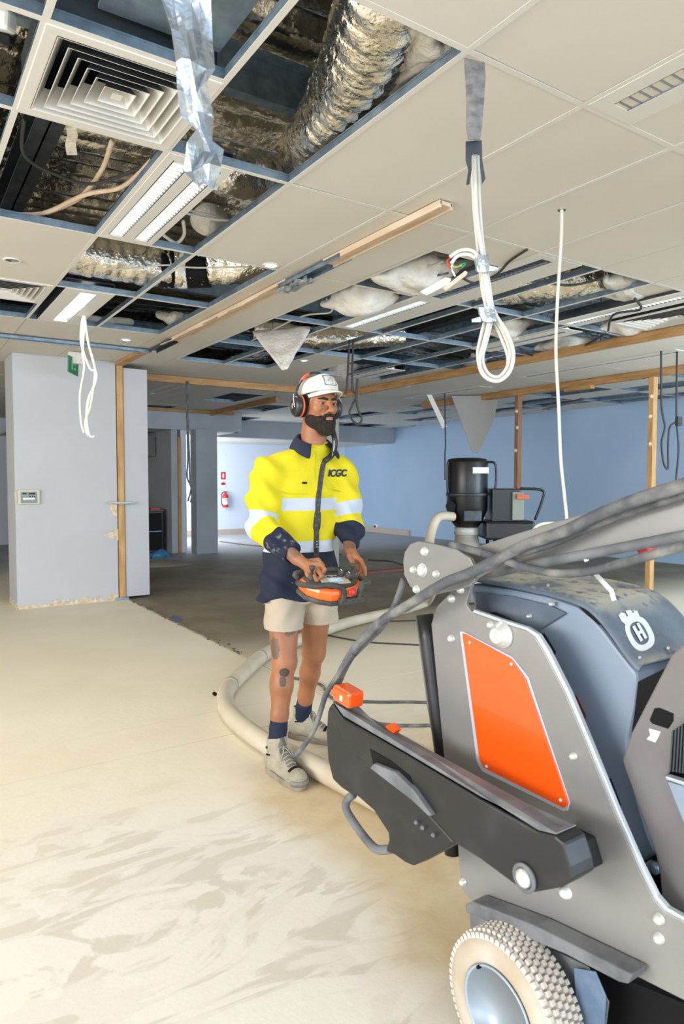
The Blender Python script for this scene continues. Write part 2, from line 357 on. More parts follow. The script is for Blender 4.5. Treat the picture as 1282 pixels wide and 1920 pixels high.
# rear bulkheads, lower ceiling and pillars
tag(MB().box((2.0, 13.03, 2.44), (6.1, 13.3, CEIL)).box((6.0, 13.1, 2.44), (6.1, 16.9, CEIL)).build('wall_bulkhead', 'grey_wall'), kind='structure')
tag(MB().box((6.1, 14.6, 2.44), (11.3, 14.9, CEIL)).build('wall_bulkhead_right', 'grey_wall'), kind='structure')
tag(MB().box((2.0, 13.3, 2.44), (6.0, 16.99, 2.48)).box((6.1, 14.9, 2.44), (11.3, 16.99, 2.48)).build('ceiling_rear', 'tile'), kind='structure')
wall('wall_pillar', (4.98, 12.72, 0), (5.42, 13.02, 2.44), 'grey_wall')
wall('wall_pillar_middle', (5.95, 9.5, 0), (6.2, 9.75, CEIL), mat('cream_pillar', (.42,.40,.34), .7))
nib = struct('wall_nib', (4.8, 13.3, 0))
MB().box((4.82, 13.12, 0), (4.93, 13.5, 2.44)).build('plaster_face', 'far_wall', nib); MB().box((4.755, 13.08, 0), (4.812, 13.3, 2.3)).build('timber_stud', 'timber', nib)
MB().box((4.62, 13.12, 0), (4.75, 16.9, 2.44)).build('plaster_return', 'grey_wall', nib)
wall('wall_kitchen', (2.0, 14.6, 0), (4.61, 14.7, 2.44), mat('kitchen_brown', (.16,.115,.09), .6))
MB_k = tag(MB().box((3.05, 14.0, 1.95), (4.6, 14.55, 2.35)).build('wall_kitchen_bulkhead', mat('kitchen_grey', (.19,.18,.175), .7)), kind='structure')
# black kitchen cabinet with items
t = thing('kitchen_cabinet', 'black cabinet standing in the dim kitchen recess behind the white pier', 'cabinet', (4.1, 13.5, 0))
MB().box((3.6, 13.3, .02), (4.50, 13.8, .83)).build('carcass', mat('navy_black', (.008,.012,.02), .35), t, bevel=.005)
MB().box((3.58, 13.28, .835), (4.52, 13.8, .86)).build('worktop', mat('worktop', (.10,.08,.07), .4), t, bevel=.003)
MB().box((3.63, 13.287, .06), (4.48, 13.3, .42)).build('drawer', 'black', t, bevel=.003); MB().box((3.63, 13.287, .45), (4.48, 13.3, .80)).build('drawer', 'black', t, bevel=.003)
MB().box((3.7, 13.27, .43), (4.46, 13.286, .445)).build('handle', 'galv', t)
tag(MB().lathe([(.03,0),(.032,.09),(.012,.12),(.012,.16)], (4.22, 13.45, .86), (0,0,1), 12).build('bottle', mat('amber', (.35,.14,.05), .3), smooth=True), 'small amber bottle standing on the black kitchen cabinet', 'bottle')
tag(MB().box((4.28, 13.35, .86), (4.46, 13.5, .895)).build('red_tray', 'red', bevel=.004), 'small red tray beside the bottle on the black cabinet', 'tray')
# plastic sheet and sand pile
def blob(c, r, seed, amp=.25, nu=20, nv=12):
    rr = random.Random(seed); ph = [rr.uniform(0, 6) for _ in range(6)]; P = []
    for i in range(nv+1):
        v = math.pi*i/nv; P.append([])
        for j in range(nu):
            u = 2*math.pi*j/nu; k = 1+amp*(math.sin(3*u+ph[0])*.5+math.sin(5*u+ph[1]+v*3)*.3+math.sin(2*v+ph[2]+u)*.4)
            P[-1].append(Vector(c)+Vector((r[0]*math.sin(v)*math.cos(u)*k, r[1]*math.sin(v)*math.sin(u)*k, r[2]*math.cos(v)*(k if math.cos(v) > 0 else 1))))
    return MB().grid(P, closed=True)
tag(blob((onZ(300,1046,0).x, onZ(300,1046,0).y, .02), (.20, .12, .12), 3, .3).build('plastic_bag', mat('blue_plastic', (.05,.20,.38), .25), smooth=True), 'crumpled blue plastic bag on the floor before the black cabinet', 'bag')
tag(blob((onZ(308,1060,0).x, onZ(308,1060,0).y, .0), (.42, .25, .09), 5, .2).build('dust_heap', 'floor', smooth=True), 'low heap of swept dust on the floor behind the pier', 'heap')
# low sawn rim strips of ceiling: galvanised track, timber track
def track(name, p0, p1, wd, m, label, hgt=.03):
    d = (Vector(p1)-Vector(p0)); n = Vector((-d.y, d.x, 0)).normalized()*wd/2; p0, p1 = Vector(p0), Vector(p1); up = Vector((0,0,hgt))
    q = MB()
    q.prism([p0-n+up*.9, p0+n+up*.9, p1+n+up*.9, p1-n+up*.9], (0,0,.002)); 
    for s in (-1, 1): q.prism([p0+n*s, p0+n*s*.93, p1+n*s*.93, p1+n*s], up)
    return tag(q.build(name, m), label, 'track')
track('steel_track', (-.6, 7.30, 2.80), (2.36, 7.30, 2.80), .075, 'galv', 'galvanised wall track under the ceiling in front of the white pier')
track('steel_track', (2.365, 6.55, 2.795), (2.365, 7.25, 2.795), .085, 'galv_dark', 'dark corner piece of steel track meeting the galvanised track')
track('steel_track', (2.37, 3.55, 2.795), (2.37, 4.35, 2.795), .09, 'galv', 'dented steel track piece between the two timber tracks')
q = MB(); 
for a_, b_ in ((2.64, 3.75), (4.25, 6.6)):
    q.prism([(2.33, a_, 2.815), (2.41, a_, 2.815), (2.41, b_, 2.815), (2.33, b_, 2.815)], (0,0,.02)); 
    for x in (2.325, 2.40): q.prism([(x, a_, 2.80), (x+.014, a_, 2.80), (x+.014, b_, 2.80), (x, b_, 2.80)], (0,0,.037))
tag(q.build('timber_track', 'track_wood', bevel=.002), 'pale timber partition track left fixed along the tiled ceiling', 'track')
q = MB()
for i in range(9):
    y0 = 4.3+i*.27; q.prism([(2.30+random.uniform(-.02,.02), y0, 2.79), (2.325, y0+.03, 2.80), (2.325, y0+.33, 2.80), (2.29+random.uniform(-.02,.02), y0+.28, 2.785)], (0,0,.006))
tag(q.build('splintered_board', 'track_wood'), 'splintered timber edging hanging beside the partition track', 'splinters')
# crumpled tape at the joint
q = MB(); P = []
for i in range(9): P.append([Vector((2.31+.012*j+random.uniform(-.012,.012), 3.95+i*.05, 2.775+random.uniform(-.018,.012))) for j in range(9)])
tag(q.grid(P).build('crumpled_tape', 'silver_tape', solid=.002), 'crumpled grey tape wrapped over the joint in the ceiling track', 'tape')
# ================= CEILING FITTINGS =================
slat_cache = {}
def diffuser(name, x0, y0, label, grp, w=.592, d=.595):
    c = Vector((x0+w/2, y0+d/2, CEIL)); t = thing(name, label, 'air outlet', c, grp)
    q = MB(); m_ = .045
    for a in ((x0+.004, y0+.004, x0+w-.004, y0+m_), (x0+.004, y0+d-m_, x0+w-.004, y0+d-.004), (x0+.004, y0+m_, x0+m_, y0+d-m_), (x0+w-m_, y0+m_, x0+w-.004, y0+d-m_)):
        q.box((a[0], a[1], CEIL-.006), (a[2], a[3], CEIL+.003))
    q.build('frame', 'tee_white', t, bevel=.002)
    q = MB(); q.box((x0+.02, y0+.02, CEIL+.19), (x0+w-.02, y0+d-.02, CEIL+.195))
    for a in ((x0+.02, y0+.02, x0+.024, y0+d-.02), (x0+w-.024, y0+.02, x0+w-.02, y0+d-.02), (x0+.02, y0+.02, x0+w-.02, y0+.024), (x0+.02, y0+d-.024, x0+w-.02, y0+d-.02)): q.box((a[0], a[1], CEIL+.003), (a[2], a[3], CEIL+.19))
    q.build('plenum_box', 'galv_dark', t)
    hw, hd = w/2-m_, d/2-m_
    for i in range(6):      # nested rings of sloping slats, deeper towards the middle
        s0 = 1-i*.155; s1 = s0-.16; zo = CEIL+.062; zi = CEIL-.008
        # each slat: outer edge high, inner edge low
        for k in range(4):
            def P(s, z, e):
                X, Y = hw*s, hd*s
                cs = [(-X, -Y), (X, -Y), (X, Y), (-X, Y)]; a, b = cs[k], cs[(k+1) % 4]; p = a if e == 0 else b
                return Vector((c.x+p[0], c.y+p[1], z))
            so, si = (s0-.155 if i else s0-.155), s0
            q = MB(); q.add([P(si, zi, 0), P(si, zi, 1), P(so, zo, 1), P(so, zo, 0), P(si-.012, zi, 0), P(si-.012, zi, 1), P(so-.012, zo+.001, 1), P(so-.012, zo+.001, 0)],
                            [(7,6,5,4), (0,4,5,1), (2,6,7,3)], 'tee_white'); q.add([v for v in q.v], [(0,1,2,3)], 'galv_dark')  # top faces coloured dark to stand in for shade inside the outlet
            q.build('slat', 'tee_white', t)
    s = 1-6*.155; MB().box((c.x-hw*s, c.y-hd*s, CEIL-.006), (c.x+hw*s, c.y+hd*s, CEIL)).build('centre_plate', 'tee_white', t)
    return t
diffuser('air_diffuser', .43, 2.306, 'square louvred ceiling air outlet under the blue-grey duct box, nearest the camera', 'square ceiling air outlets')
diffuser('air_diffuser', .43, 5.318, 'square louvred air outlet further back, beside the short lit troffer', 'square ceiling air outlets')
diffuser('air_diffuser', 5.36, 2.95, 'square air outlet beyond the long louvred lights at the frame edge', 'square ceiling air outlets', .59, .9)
# blue-grey duct box over the front outlet
t = thing('duct_box', 'blue-grey sheet metal duct box standing above the nearest square air outlet', 'duct', (.85, 2.1, CEIL+.05))
MB().box((.60, 1.98, CEIL+.10), (.98, 2.285, 3.5)).build('box', mat('duct_blue', (.12,.24,.34), .45, .5, col2=(.09,.19,.28), vs=60), t, bevel=.004)
MB().box((.585, 1.965, CEIL+.085), (.995, 2.29, CEIL+.10)).build('flange', 'galv', t)
def troffer(name, x0, y0, label, lamp=None, wd=.3, ln=1.2, lanes=((.5, .1),), grp='recessed light fittings', blades=22, gap=None):
    c = Vector((x0+wd/2, y0+ln/2, CEIL)); t = thing(name, label, 'ceiling light', c, grp)
    # pan with openings
    q = MB(); edges = [0]
    sl = []
    for f_, lw in lanes: sl.append((x0+wd*f_-lw/2, x0+wd*f_+lw/2))
    xs_ = [x0+.004]+[v for s in sl for v in s]+[x0+wd-.004]
    for i in range(0, len(xs_), 2): q.box((xs_[i], y0+.004, CEIL-.004), (xs_[i+1], y0+ln-.004, CEIL+.004))
    for a, b in sl: q.box((a, y0+.004, CEIL-.004), (b, y0+.06, CEIL+.004)); q.box((a, y0+ln-.06, CEIL-.004), (b, y0+ln-.004, CEIL+.004))
    q.build('pan', 'tee_white', t)
    q = MB(); q.box((x0+.006, y0+.01, CEIL+.07), (x0+wd-.006, y0+ln-.01, CEIL+.078)); q.box((x0+.004, y0+.01, CEIL+.004), (x0+.008, y0+ln-.01, CEIL+.07)); q.box((x0+wd-.008, y0+.01, CEIL+.004), (x0+wd-.004, y0+ln-.01, CEIL+.07))
    q.build('housing', 'galv_dark', t)
    blade = None
    for a, b in sl:
        if lamp: MB().box((a, y0+.06, CEIL+.022), (b, y0+ln-.06, CEIL+.028)).build('lamp', lamp, t)
        q = MB(); q.prism([(a, y0+.06, CEIL-.003), (a+.006, y0+.06, CEIL-.003), (a+.022, y0+.06, CEIL+.05), (a, y0+.06, CEIL+.05)], (0, ln-.12, 0)); q.prism([(b, y0+.06, CEIL-.003), (b-.006, y0+.06, CEIL-.003), (b-.022, y0+.06, CEIL+.05), (b, y0+.06, CEIL+.05)], (0, ln-.12, 0))
        q.build('reflector', 'louvre', t)
        for i in range(blades):
            y = y0+.08+(ln-.16)*i/(blades-1)
            if blade is None:
                blade = MB().prism([(a+.005, y-.002, CEIL-.003), (b-.005, y-.002, CEIL-.003), (b-.005, y-.0055, CEIL+.019), (a+.005, y-.0055, CEIL+.019)], (0, .006, 0)).build('louvre_blade', 'plug_white' if lamp else 'louvre', t); b0 = Vector(((a+b)/2, y, 0))
            else:
                o = blade.copy(); COL.objects.link(o); o.parent = t; o.location = Vector(((a+b)/2, y, 0))-b0
    return t
troffer('troffer_light', 1.03, 2.91, 'glowing twin-lane louvred light beside the nearest square air outlet', 'lamp', .31, 1.2, ((.27, .085), (.73, .085)), blades=30)
troffer('troffer_light', 1.10, 5.32, 'short glowing single-lane light ahead of the white pier', 'lamp', .36, 1.2, ((.5, .13),), blades=2)
troffer('troffer_light', 3.39, 2.92, 'unlit louvred light right of the white cable loop, nearest of the long row', None, .42, 1.2, ((.35, .11),), blades=26)
troffer('troffer_light', 3.39, 4.115, 'louvred light with faint glow continuing the long row towards the worker', 'lamp_dim', .42, 1.2, ((.35, .11),), blades=30)
troffer('troffer_light', 4.96, 2.92, 'louvred light above the blue wall beside the thin hanging cord', 'lamp_dim', .3, 1.2, ((.5, .09),), blades=30)
troffer('troffer_light', 5.20, 4.2, 'narrow glowing light slot just beyond the long timber ceiling plate', 'lamp_dim', .3, 1.2, ((.5, .05),), blades=2)
troffer('troffer_light', 2.47, 1.32-1.19+.36, 'unlit chrome-louvred light at the top right of the tiled ceiling', None, .3, 1.18, ((-.45, .09),), blades=2) if 0 else None
troffer('troffer_light', 2.212, .50, 'unlit chrome-louvred light in the bright tiles at the upper right', None, .27, 1.19, ((.45, .09),), blades=26)
troffer('troffer_light', 7.05, 4.2, 'thin bright light strip between the two timber ceiling plates', 'lamp', .3, 2.3, ((.5, .05),), blades=2)
troffer('troffer_light', 5.22, 6.9, 'thin light strip above the rear hanging wires', 'lamp_dim', .3, 1.2, ((.5, .05),), blades=2)
troffer('troffer_light', 3.4, 9.4, 'bright slim light strip over the passage left of the worker', 'lamp', .3, 1.6, ((.5, .08),), blades=2)
troffer('troffer_light', 5.5, 10.6, 'small bright light strip beside the rear ceiling joist', 'lamp', .3, 1.6, ((.5, .08),), blades=2)
troffer('troffer_light', 7.3, 7.4, 'faint light strip close to the timber top plate', 'lamp_dim', .3, 1.8, ((.5, .05),), blades=2)
for i, (x, y, k) in enumerate(((2.95, 0, 0), )):
    pass
def troffer_lamp(name, x, y, sx, sy, pw):
    l = bpy.data.lights.new(name, 'AREA'); l.shape = 'RECTANGLE'; l.size = sx; l.size_y = sy; l.energy = pw; l.color = (1, .97, .92)
    o = bpy.data.objects.new(name, l); COL.objects.link(o); o.location = (x, y, CEIL-.012)
troffer_lamp('twin_lane_tube_light', 1.185, 3.51, .2, 1.0, 12)
troffer_lamp('single_lane_tube_light', 1.28, 5.92, .13, 1.0, 3.5)
def downlight(x, y, label, on=False):
    t = thing('downlight', label, 'ceiling light', (x, y, CEIL), 'small round ceiling lights')
    MB().lathe([(.055, .001), (.056, -.004), (.045, -.006), (.040, .0)], (x, y, CEIL), (0,0,1), 24).build('bezel', 'tee_white', t, smooth=True)
    MB().lathe([(.039, -.001), (.03, -.0035)], (x, y, CEIL-.001), (0,0,1), 20).build('reflector', 'lamp_dim' if on else 'louvre', t, smooth=True)
p = onZ(23, 488, CEIL); downlight(p.x, p.y, 'round chrome downlight in the lone beige tile left of the open grid')
p = onZ(515, 499, CEIL); downlight(2.11, p.y, 'round white downlight close to the timber track', True)
p = onZ(570, 676, CEIL); downlight(p.x, p.y, 'small round light above the worker\'s cap', True)
p = onZ(248, 664, CEIL); downlight(2.0, 6.95, 'pale round fitting in front of the galvanised track', True)
# ---- foil ducts ----
def duct(name, pts, r, label, seg=28, bands=(), m='duct_foil', cr=.06):
    pts = smoothpath(pts, 26); t = thing(name, label, 'duct', pts[0], 'foil-wrapped flexible ducts')
    rr = random.Random(len(label)); L_ = [0]
    for a, b in zip(pts, pts[1:]): L_.append(L_[-1]+(b-a).length)
    ph = [rr.uniform(0, 6) for _ in range(4)]
    rad = [r*(1+.022*math.sin(l/.045*math.pi)+.03*math.sin(l*9+ph[0])) for l in L_]
    MB().tube(pts, rad, seg, noise=lambda i, k: 1+cr*(rr.random()-.5)+.05*math.sin(k*.9+ph[1]+i*.25)*math.sin(i*.31)).build('foil_sleeve', m, t, smooth=True)
    for f0, f1, bm in bands:
        n = len(pts)-1; a, b = int(f0*n), int(f1*n); MB().tube(pts[a:b+1], r*1.04, seg).build('band', bm, t, smooth=True)
    return t
duct('flexible_duct', [(1.75, 2.55, 3.62), (1.62, 2.38, 3.42), (1.45, 2.26, 3.13), (1.30, 2.0, 3.07), (1.22, 1.5, 3.12), (1.2, .9, 3.2)], .155, 'wide wrinkled foil duct bulging down through the open bay at the top') if 0 else None
duct('flexible_duct', [onZ(740,-90,3.06), onZ(716,0,3.03), onZ(690,80,3.03), onZ(660,150,3.03), onZ(628,212,3.04), onZ(600,262,3.08), onZ(575,285,3.25)], .15, 'wide wrinkled foil duct bulging down through the open bay at the top')
duct('flexible_duct', [(.5, 5.22, 3.16), (1.0, 5.15, 3.06), (1.5, 5.10, 3.03), (1.9, 5.02, 3.04), (2.3, 4.75, 3.08), (2.8, 4.3, 3.2)], .145, 'long foil duct with black joint band beyond the lit twin troffer', bands=((.50, .56, 'black'), (.575, .60, 'signwhite'), (.60, .68, 'black')))
duct('flexible_duct', [(1.2, 3.55, 3.2), (1.55, 3.50, 3.10), (1.9, 3.62, 3.18), (2.3, 3.8, 3.3)], .12, 'short foil duct elbow above the lit twin troffer', bands=((.02, .12, 'black'),))
duct('flexible_duct', [(3.9, 4.6, 3.1), (4.25, 4.0, 3.04), (4.75, 3.45, 3.05), (5.2, 3.12, 3.2), (5.7, 2.95, 3.36)], .15, 'pleated gold foil duct seen through the open grid right of the cable loop', bands=((.74, .90, 'black'),), cr=.14)
duct('flexible_duct', [(3.4, 6.9, 3.1), (3.9, 6.6, 3.02), (4.3, 6.35, 3.02), (4.9, 6.2, 3.1)], .12, 'foil duct above the worker behind the hanging insulation', cr=.14)
# ---- insulation ----
def sheet(name, P, label, th=.05, m='batt', amp=.02):
    rr = random.Random(len(label)*7); n = 9
    (a, b, c, d) = [Vector(v) for v in P[:4]]; sag = Vector(P[4]) if len(P) > 4 else Vector()
    G = []
    for i in range(n):
        u = i/(n-1); G.append([])
        for j in range(n):
            v = j/(n-1); p = (a*(1-u)+b*u)*(1-v)+(d*(1-u)+c*u)*v+sag*math.sin(math.pi*u)*math.sin(math.pi*v)
            G[-1].append(p+Vector((rr.uniform(-1, 1), rr.uniform(-1, 1), rr.uniform(-1, 1)))*amp)
    o = MB().grid(G).build(name, m, smooth=True, solid=th, sub=2); return tag(o, label, 'insulation', 'white insulation batts in the ceiling')
z = CEIL
a = onZ(470, 622, z+.05); b = onZ(585, 612, z+.05); tip = onF(530, 692, 6.2)
sheet('insulation_batt', [a, b, tip+Vector((.03, 0, 0)), tip, (0, -.08, -.05)], 'large pointed white insulation batt hanging through the grid above the worker', .04, amp=.012)
a, b, c, d = onZ(595, 572, z+.02), onZ(760, 560, z+.06), onZ(720, 525, z+.1), onZ(640, 540, z+.06)
sheet('insulation_batt', [a, b, c, d, (0, 0, -.16)], 'sagging white insulation batt beside the faintly glowing louvred light', .06)
a, b, c, d = onZ(690, 520, z+.0), onZ(800, 548, z+.1), onZ(890, 490, z+.15), onZ(800, 480, z+.12)
sheet('insulation_batt', [a, b, c, d, (0, 0, -.1)], 'fluffy insulation batt behind the taped wire ends', .08, amp=.03)
a, b, c, d = onZ(1128, 520, z+.05), onZ(1150, 560, z+.12), onZ(1260, 540, z+.18), onZ(1200, 515, z+.1)
sheet('insulation_batt', [a, b, c, d, (0, 0, -.06)], 'beige-white insulation batt right of the pleated gold duct', .08)
for i, (x, y, w_, lb) in enumerate(((1180, 598, 60, 'puffy insulation batt just above the long timber plate on the right'), (960, 610, 55, 'insulation batt showing between grid bars right of the cable loop'), (1060, 640, 60, 'insulation batt poking out under the grid near the thin cord'), (760, 705, 40, 'torn insulation batt hanging near the rear wires'), (890, 675, 25, 'curled insulation batt behind the cable loop'), (640, 690, 45, 'small insulation batt above the worker\'s cap'))):
    a, b, c, d = onZ(x-w_, y+14, z+.05), onZ(x+w_*.4, y+18, z+.1), onZ(x+w_, y-6, z+.15), onZ(x-w_*.2, y-12, z+.12)
    sheet('insulation_batt', [a, b, c, d, (0, 0, -.10)], lb, .06)
sheet('insulation_batt', [onZ(775,50,2.93), onZ(852,92,2.93), onZ(700,205,2.95), onZ(715,120,3.2), (0, 0, .0)], 'grey-white insulation blanket beside the widest foil duct', .05)
a = onZ(325, 588, z+.1); sheet('insulation_batt', [a, a+Vector((.35, .1, .02)), a+Vector((.4, .6, .1)), a+Vector((.0, .5, .1)), (0, 0, -.09)], 'white insulation batt in the dark bay below the long foil duct', .07)
a = onZ(160, 595, z+.1); sheet('insulation_batt', [a, a+Vector((.45, 0, .02)), a+Vector((.5, .5, .12)), a+Vector((.05, .5, .1)), (0, 0, -.05)], 'pale insulation batt above the wires near the white pier', .07)
a = onZ(395, 415, z+.16); o = blob(a, (.12, .09, .09), 4, .2).build('insulation_lump', 'batt', smooth=True); tag(o, 'white insulation lump wrapped over the wires beside the twin-lane light', 'insulation')
# tile remnants and dropped panels
MB().box((2.80, 2.92, z+.001), (3.38, 3.25, z+.015)).build('ceiling_tile', 'tile', ce)
MB().box((4.6, 2.92, z+.03), (5.0, 3.4, z+.045)).build('ceiling_tile', 'tile', ce)
def panel(px, d, w_, h_, rot, label, m='tile'):
    c = onF(px[0], px[1], d); R = Euler(rot).to_matrix()
    o = MB().box((-w_/2, -h_/2, -.008), (w_/2, h_/2, .008), R=R, c=c).build('dropped_panel', m); return tag(o, label, 'ceiling panel', 'dropped panels over the blue wall')
tag(MB().prism([onF(x, y, 11.2) for x, y in ((846,742),(935,742),(925,790),(896,850),(885,848),(868,800))], FWD*.02).build('dropped_panel', mat('old_panel', (.30,.28,.26), .8)), 'grey torn panel hanging to a point just above the dust extractor', 'ceiling panel', 'dropped panels over the blue wall')
tag(MB().prism([onF(x, y, 11.0) for x, y in ((800,740),(809,740),(838,800),(829,803))], FWD*.02).build('dropped_panel', 'tile'), 'narrow pale strip dangling left of the pointed grey panel', 'ceiling panel', 'dropped panels over the blue wall')
panel((1060, 757), 9.2, .07, 2.2, (.16, .1, -1.1), 'loose grey grid bar drooping between the two pine studs', 'galv_dark')
# ---- hanging foil tape close to the camera ----
FD = 1.35
cl = [(338,-60,48,0), (350,0,46,.2), (358,60,40,.6), (366,120,34,.3), (362,170,32,-.5), (368,215,30,.2), (382,250,22,1.2), (388,280,34,.5), (378,315,36,-.2), (388,350,16,.4)]
P = []
for i, (x, y, hw, tw) in enumerate(cl):
    c = onF(x, y, FD+.03*math.sin(i*1.3)); s_ = FD/F; ax = (RGT*math.cos(tw*.9)+FWD*math.sin(tw*.9))
    P.append([c+ax*(s_*hw*k)+FWD*(.014*math.sin(k*3+i*2)) for k in (-1, -.6, -.2, .15, .5, 1)])
top = Vector(P[0][2]); P.insert(0, [Vector((v.x+.05, v.y-.05, CEIL)) for v in P[0]])
o = MB().grid(P).build('hanging_tape', 'silver_tape', smooth=False, solid=.0015, sub=0); tag(o, 'crumpled silver foil tape dangling in front of the nearest air outlet', 'tape')
# ---- bent metal strap with cable bundle ----
D = 2.28
t = thing('hanging_strap', 'torn grey metal strap hanging bent through the slit tile', 'strap', onF(888, 250, D))
P = [(869,108,908,118), (872,150,910,145), (874,200,907,190), (873,238,903,238), (877,262,900,262)]
MB().grid([[onF(x0, y0, D-.02*i), onF((x0+x1)/2, (y0+y1)/2, D-.02*i-.008), onF(x1, y1, D-.02*i)] for i, (x0, y0, x1, y1) in enumerate(P)]).build('strap', mat('strap_grey', (.30,.30,.31), .55, .3, col2=(.17,.165,.17), vs=25, bump=.3), t, solid=.003)
MB().prism([onF(x, y, D-.07) for x, y in ((873,265),(903,263),(904,300),(910,335),(904,345),(900,310),(899,290),(888,287),(884,292),(884,320),(880,345),(874,346),(878,318),(873,300))], FWD*.004).build('bracket', 'galv_dark', t)
tag(MB().prism([onF(x, y, 2.36) for x, y in ((866,88),(888,86),(890,98),(884,110),(870,104))], FWD*.01).build('ceiling_clip', 'plug_white'), 'small white plastic clip at the ceiling cross joint above the strap', 'clip')
# cable loop
t = thing('cable_loop', 'bundle of white cables looped and taped, hanging in mid view', 'cable', onF(905, 500, D))
def pf(L_, d=D): return [onF(x, y, d) for x, y in L_]
runs = [
 [(888,235),(889,290),(893,400),(903,470),(912,540),(918,590),(908,640),(898,680),(910,707),(935,714),(956,695),(962,660),(948,620),(928,588),(914,540),(906,480)],
 [(893,230),(896,330),(900,410),(906,470),(918,545),(922,590),(914,630),(904,672),(914,700),(934,707),(950,690),(956,660),(942,620),(924,590),(908,540),(902,490)],
 [(884,270),(886,320),(890,400),(898,480),(904,540),(912,585),(902,630),(896,665),(904,698),(930,712),(948,696),(952,668),(936,625),(920,590),(905,540),(900,480)]]
for i, r_ in enumerate(runs): MB().tube(smoothpath(pf(r_, D-.05+.012*i), 7), .0068, 8).build('cable', 'white_cable', t, smooth=True)
for i, r_ in enumerate(([(902,486),(884,470),(862,470),(843,482)], [(902,492),(880,478),(858,480),(846,494)])): MB().tube(smoothpath(pf(r_, D-.06), 7), .006, 8).build('cable', 'white_cable', t, smooth=True)
for (x, y, hw, hh) in ((904, 494, 17, 15), (914, 590, 19, 13)):
    P = []
    for i in range(4): P.append([onF(x+hw*math.cos(a_)*(.8+.1*random.random())+(i-1.5)*2, y-hh+i*hh*2/3+random.uniform(-2, 2), D-.05+.03*math.sin(a_)) for a_ in np.linspace(0, 2*math.pi, 11)[:-1]])
    MB().grid(P, closed=True).build('tape_wrap', 'silver_tape', t, solid=.001)
    s_ = 1 if y < 550 else -1
    MB().prism([onF(x+s_*14, y+4, D-.07), onF(x+s_*30, y+8, D-.07), onF(x+s_*30, y+14, D-.07), onF(x+s_*12, y+14, D-.07)], FWD*.001).build('tape_end', 'silver_tape', t)
for c_, m_ in ((((843,484),(838,490),(842,500),(847,506)), 'red'), (((846,494),(850,500),(858,500),(866,497)), mat('green_wire', (.30,.42,.05), .4)), (((848,496),(846,503),(850,512),(853,518)), 'plug_white'), (((858,500),(864,496),(872,494),(866,502)), 'green_sign')):
    MB().tube(smoothpath(pf(c_, D-.06), 5), .003, 6).build('wire_core', m_, t, smooth=True)
MB().prism(pf([(788,546),(835,520),(846,522),(842,532),(800,553)], D-.06), FWD*.012).build('connector', 'plug_white', t, bevel=.002)
MB().prism(pf([(830,540),(872,507),(877,510),(874,516),(836,545)], D-.06), FWD*.012).build('connector_block', 'track_wood', t, bevel=.002)
# thin cord
D2 = 3.5
cable('hanging_cable', [onF(x, y, D2) for x, y in ((1053,391),(1052,450),(1045,560),(1042,660),(1047,760),(1051,860),(1058,930),(1062,975),(1056,984),(1035,981),(1012,984),(996,1000),(985,1030),(980,1080),(975,1170))], .0085, 'white_cable', 'single long white cord hanging from a small hole in the tiles', 'cord')
tag(MB().lathe([(.02, -.004), (.022, 0), (.012, .003)], onF(1053, 393, D2), (0,0,1), 12).build('cord_collar', 'louvre'), 'small metal collar where the long cord leaves the ceiling', 'collar')
# cables in front of the white pier
PL = [[(157,580),(152,640),(168,690),(178,700),(170,760),(160,790),(163,815)], [(158,575),(165,640),(178,690),(180,715),(165,750),(162,790),(166,818)], [(160,590),(155,660),(158,690),(150,740),(152,790),(158,812)], [(172,665),(178,690),(181,710),(168,745),(163,780),(168,816),(178,818)]]
for i, L_ in enumerate(PL):
    pts = [onF(x, y, 5.9) for x, y in L_]; pts[0].z = CEIL+.03 if i < 3 else pts[0].z
    cable('loose_cable', pts, .011, 'white_cable', ['cream cable with the widest left bow before the white pier', 'cream cable bulging right then left before the white pier', 'thinnest straight-ended cream cable before the white pier', 'short cream cable with a hooked end before the white pier'][i], 'cable', 'cream cables before the pier')
for i, (L_, d) in enumerate((([(350,715),(350,760),(351,800),(352,860),(351,895),(358,915),(352,940)], 9.3), ([(352,715),(353,800),(355,860),(356,900),(360,925),(357,942)], 9.3))):
    cable('rear_cable', [onF(x, y, d) for x, y in L_], .012, 'dusty_cable', ['grey cable with forked kink dangling in the doorway left of the rear pillar', 'grey cable hanging straighter beside the forked one in the rear doorway'][i], 'cable', 'grey doorway cables')
for i, (L_, d, lb) in enumerate((
    ([(662,705),(660,725),(668,740),(660,760),(655,775),(662,790),(672,795),(678,785),(670,765),(668,740),(670,710)], 7.0, 'black twisted wire loop dangling right of the worker\'s head'),
    ([(655,700),(650,725),(646,738)], 7.0, 'short black wire end dangling beside the twisted wire loop'),
    ([(1238,710),(1240,760),(1246,800),(1240,830),(1244,868),(1252,878),(1252,840),(1256,800),(1274,790)], 7.5, 'black cable loop hanging against the blue wall near the right edge'),
    ([(1268,705),(1268,780),(1272,840),(1268,890),(1266,910)], 7.5, 'thin dark cable hanging at the far right against the blue wall'),
    ([(833,790),(835,830),(834,850),(834,900)], 11.0, 'fine dark wire hanging left of the dust extractor'),
    ([(895,490),(930,540),(990,500),(1000,470)], 3.6, 'x'))):
    if lb == 'x': continue
    W_ = [onF(x, y, d) for x, y in L_]; W_[0].z = CEIL+.02
    cable('hanging_wire', W_, .011, 'dark_cable', lb, 'wire')
tag(MB().box((-.04,-.02,-.05), (.04,.02,.05), R=Matrix.Identity(3), c=onF(1272, 790, 7.5)).build('junction_box', 'dark_cable', bevel=.005), 'small black socket box on the cable at the right edge', 'box')
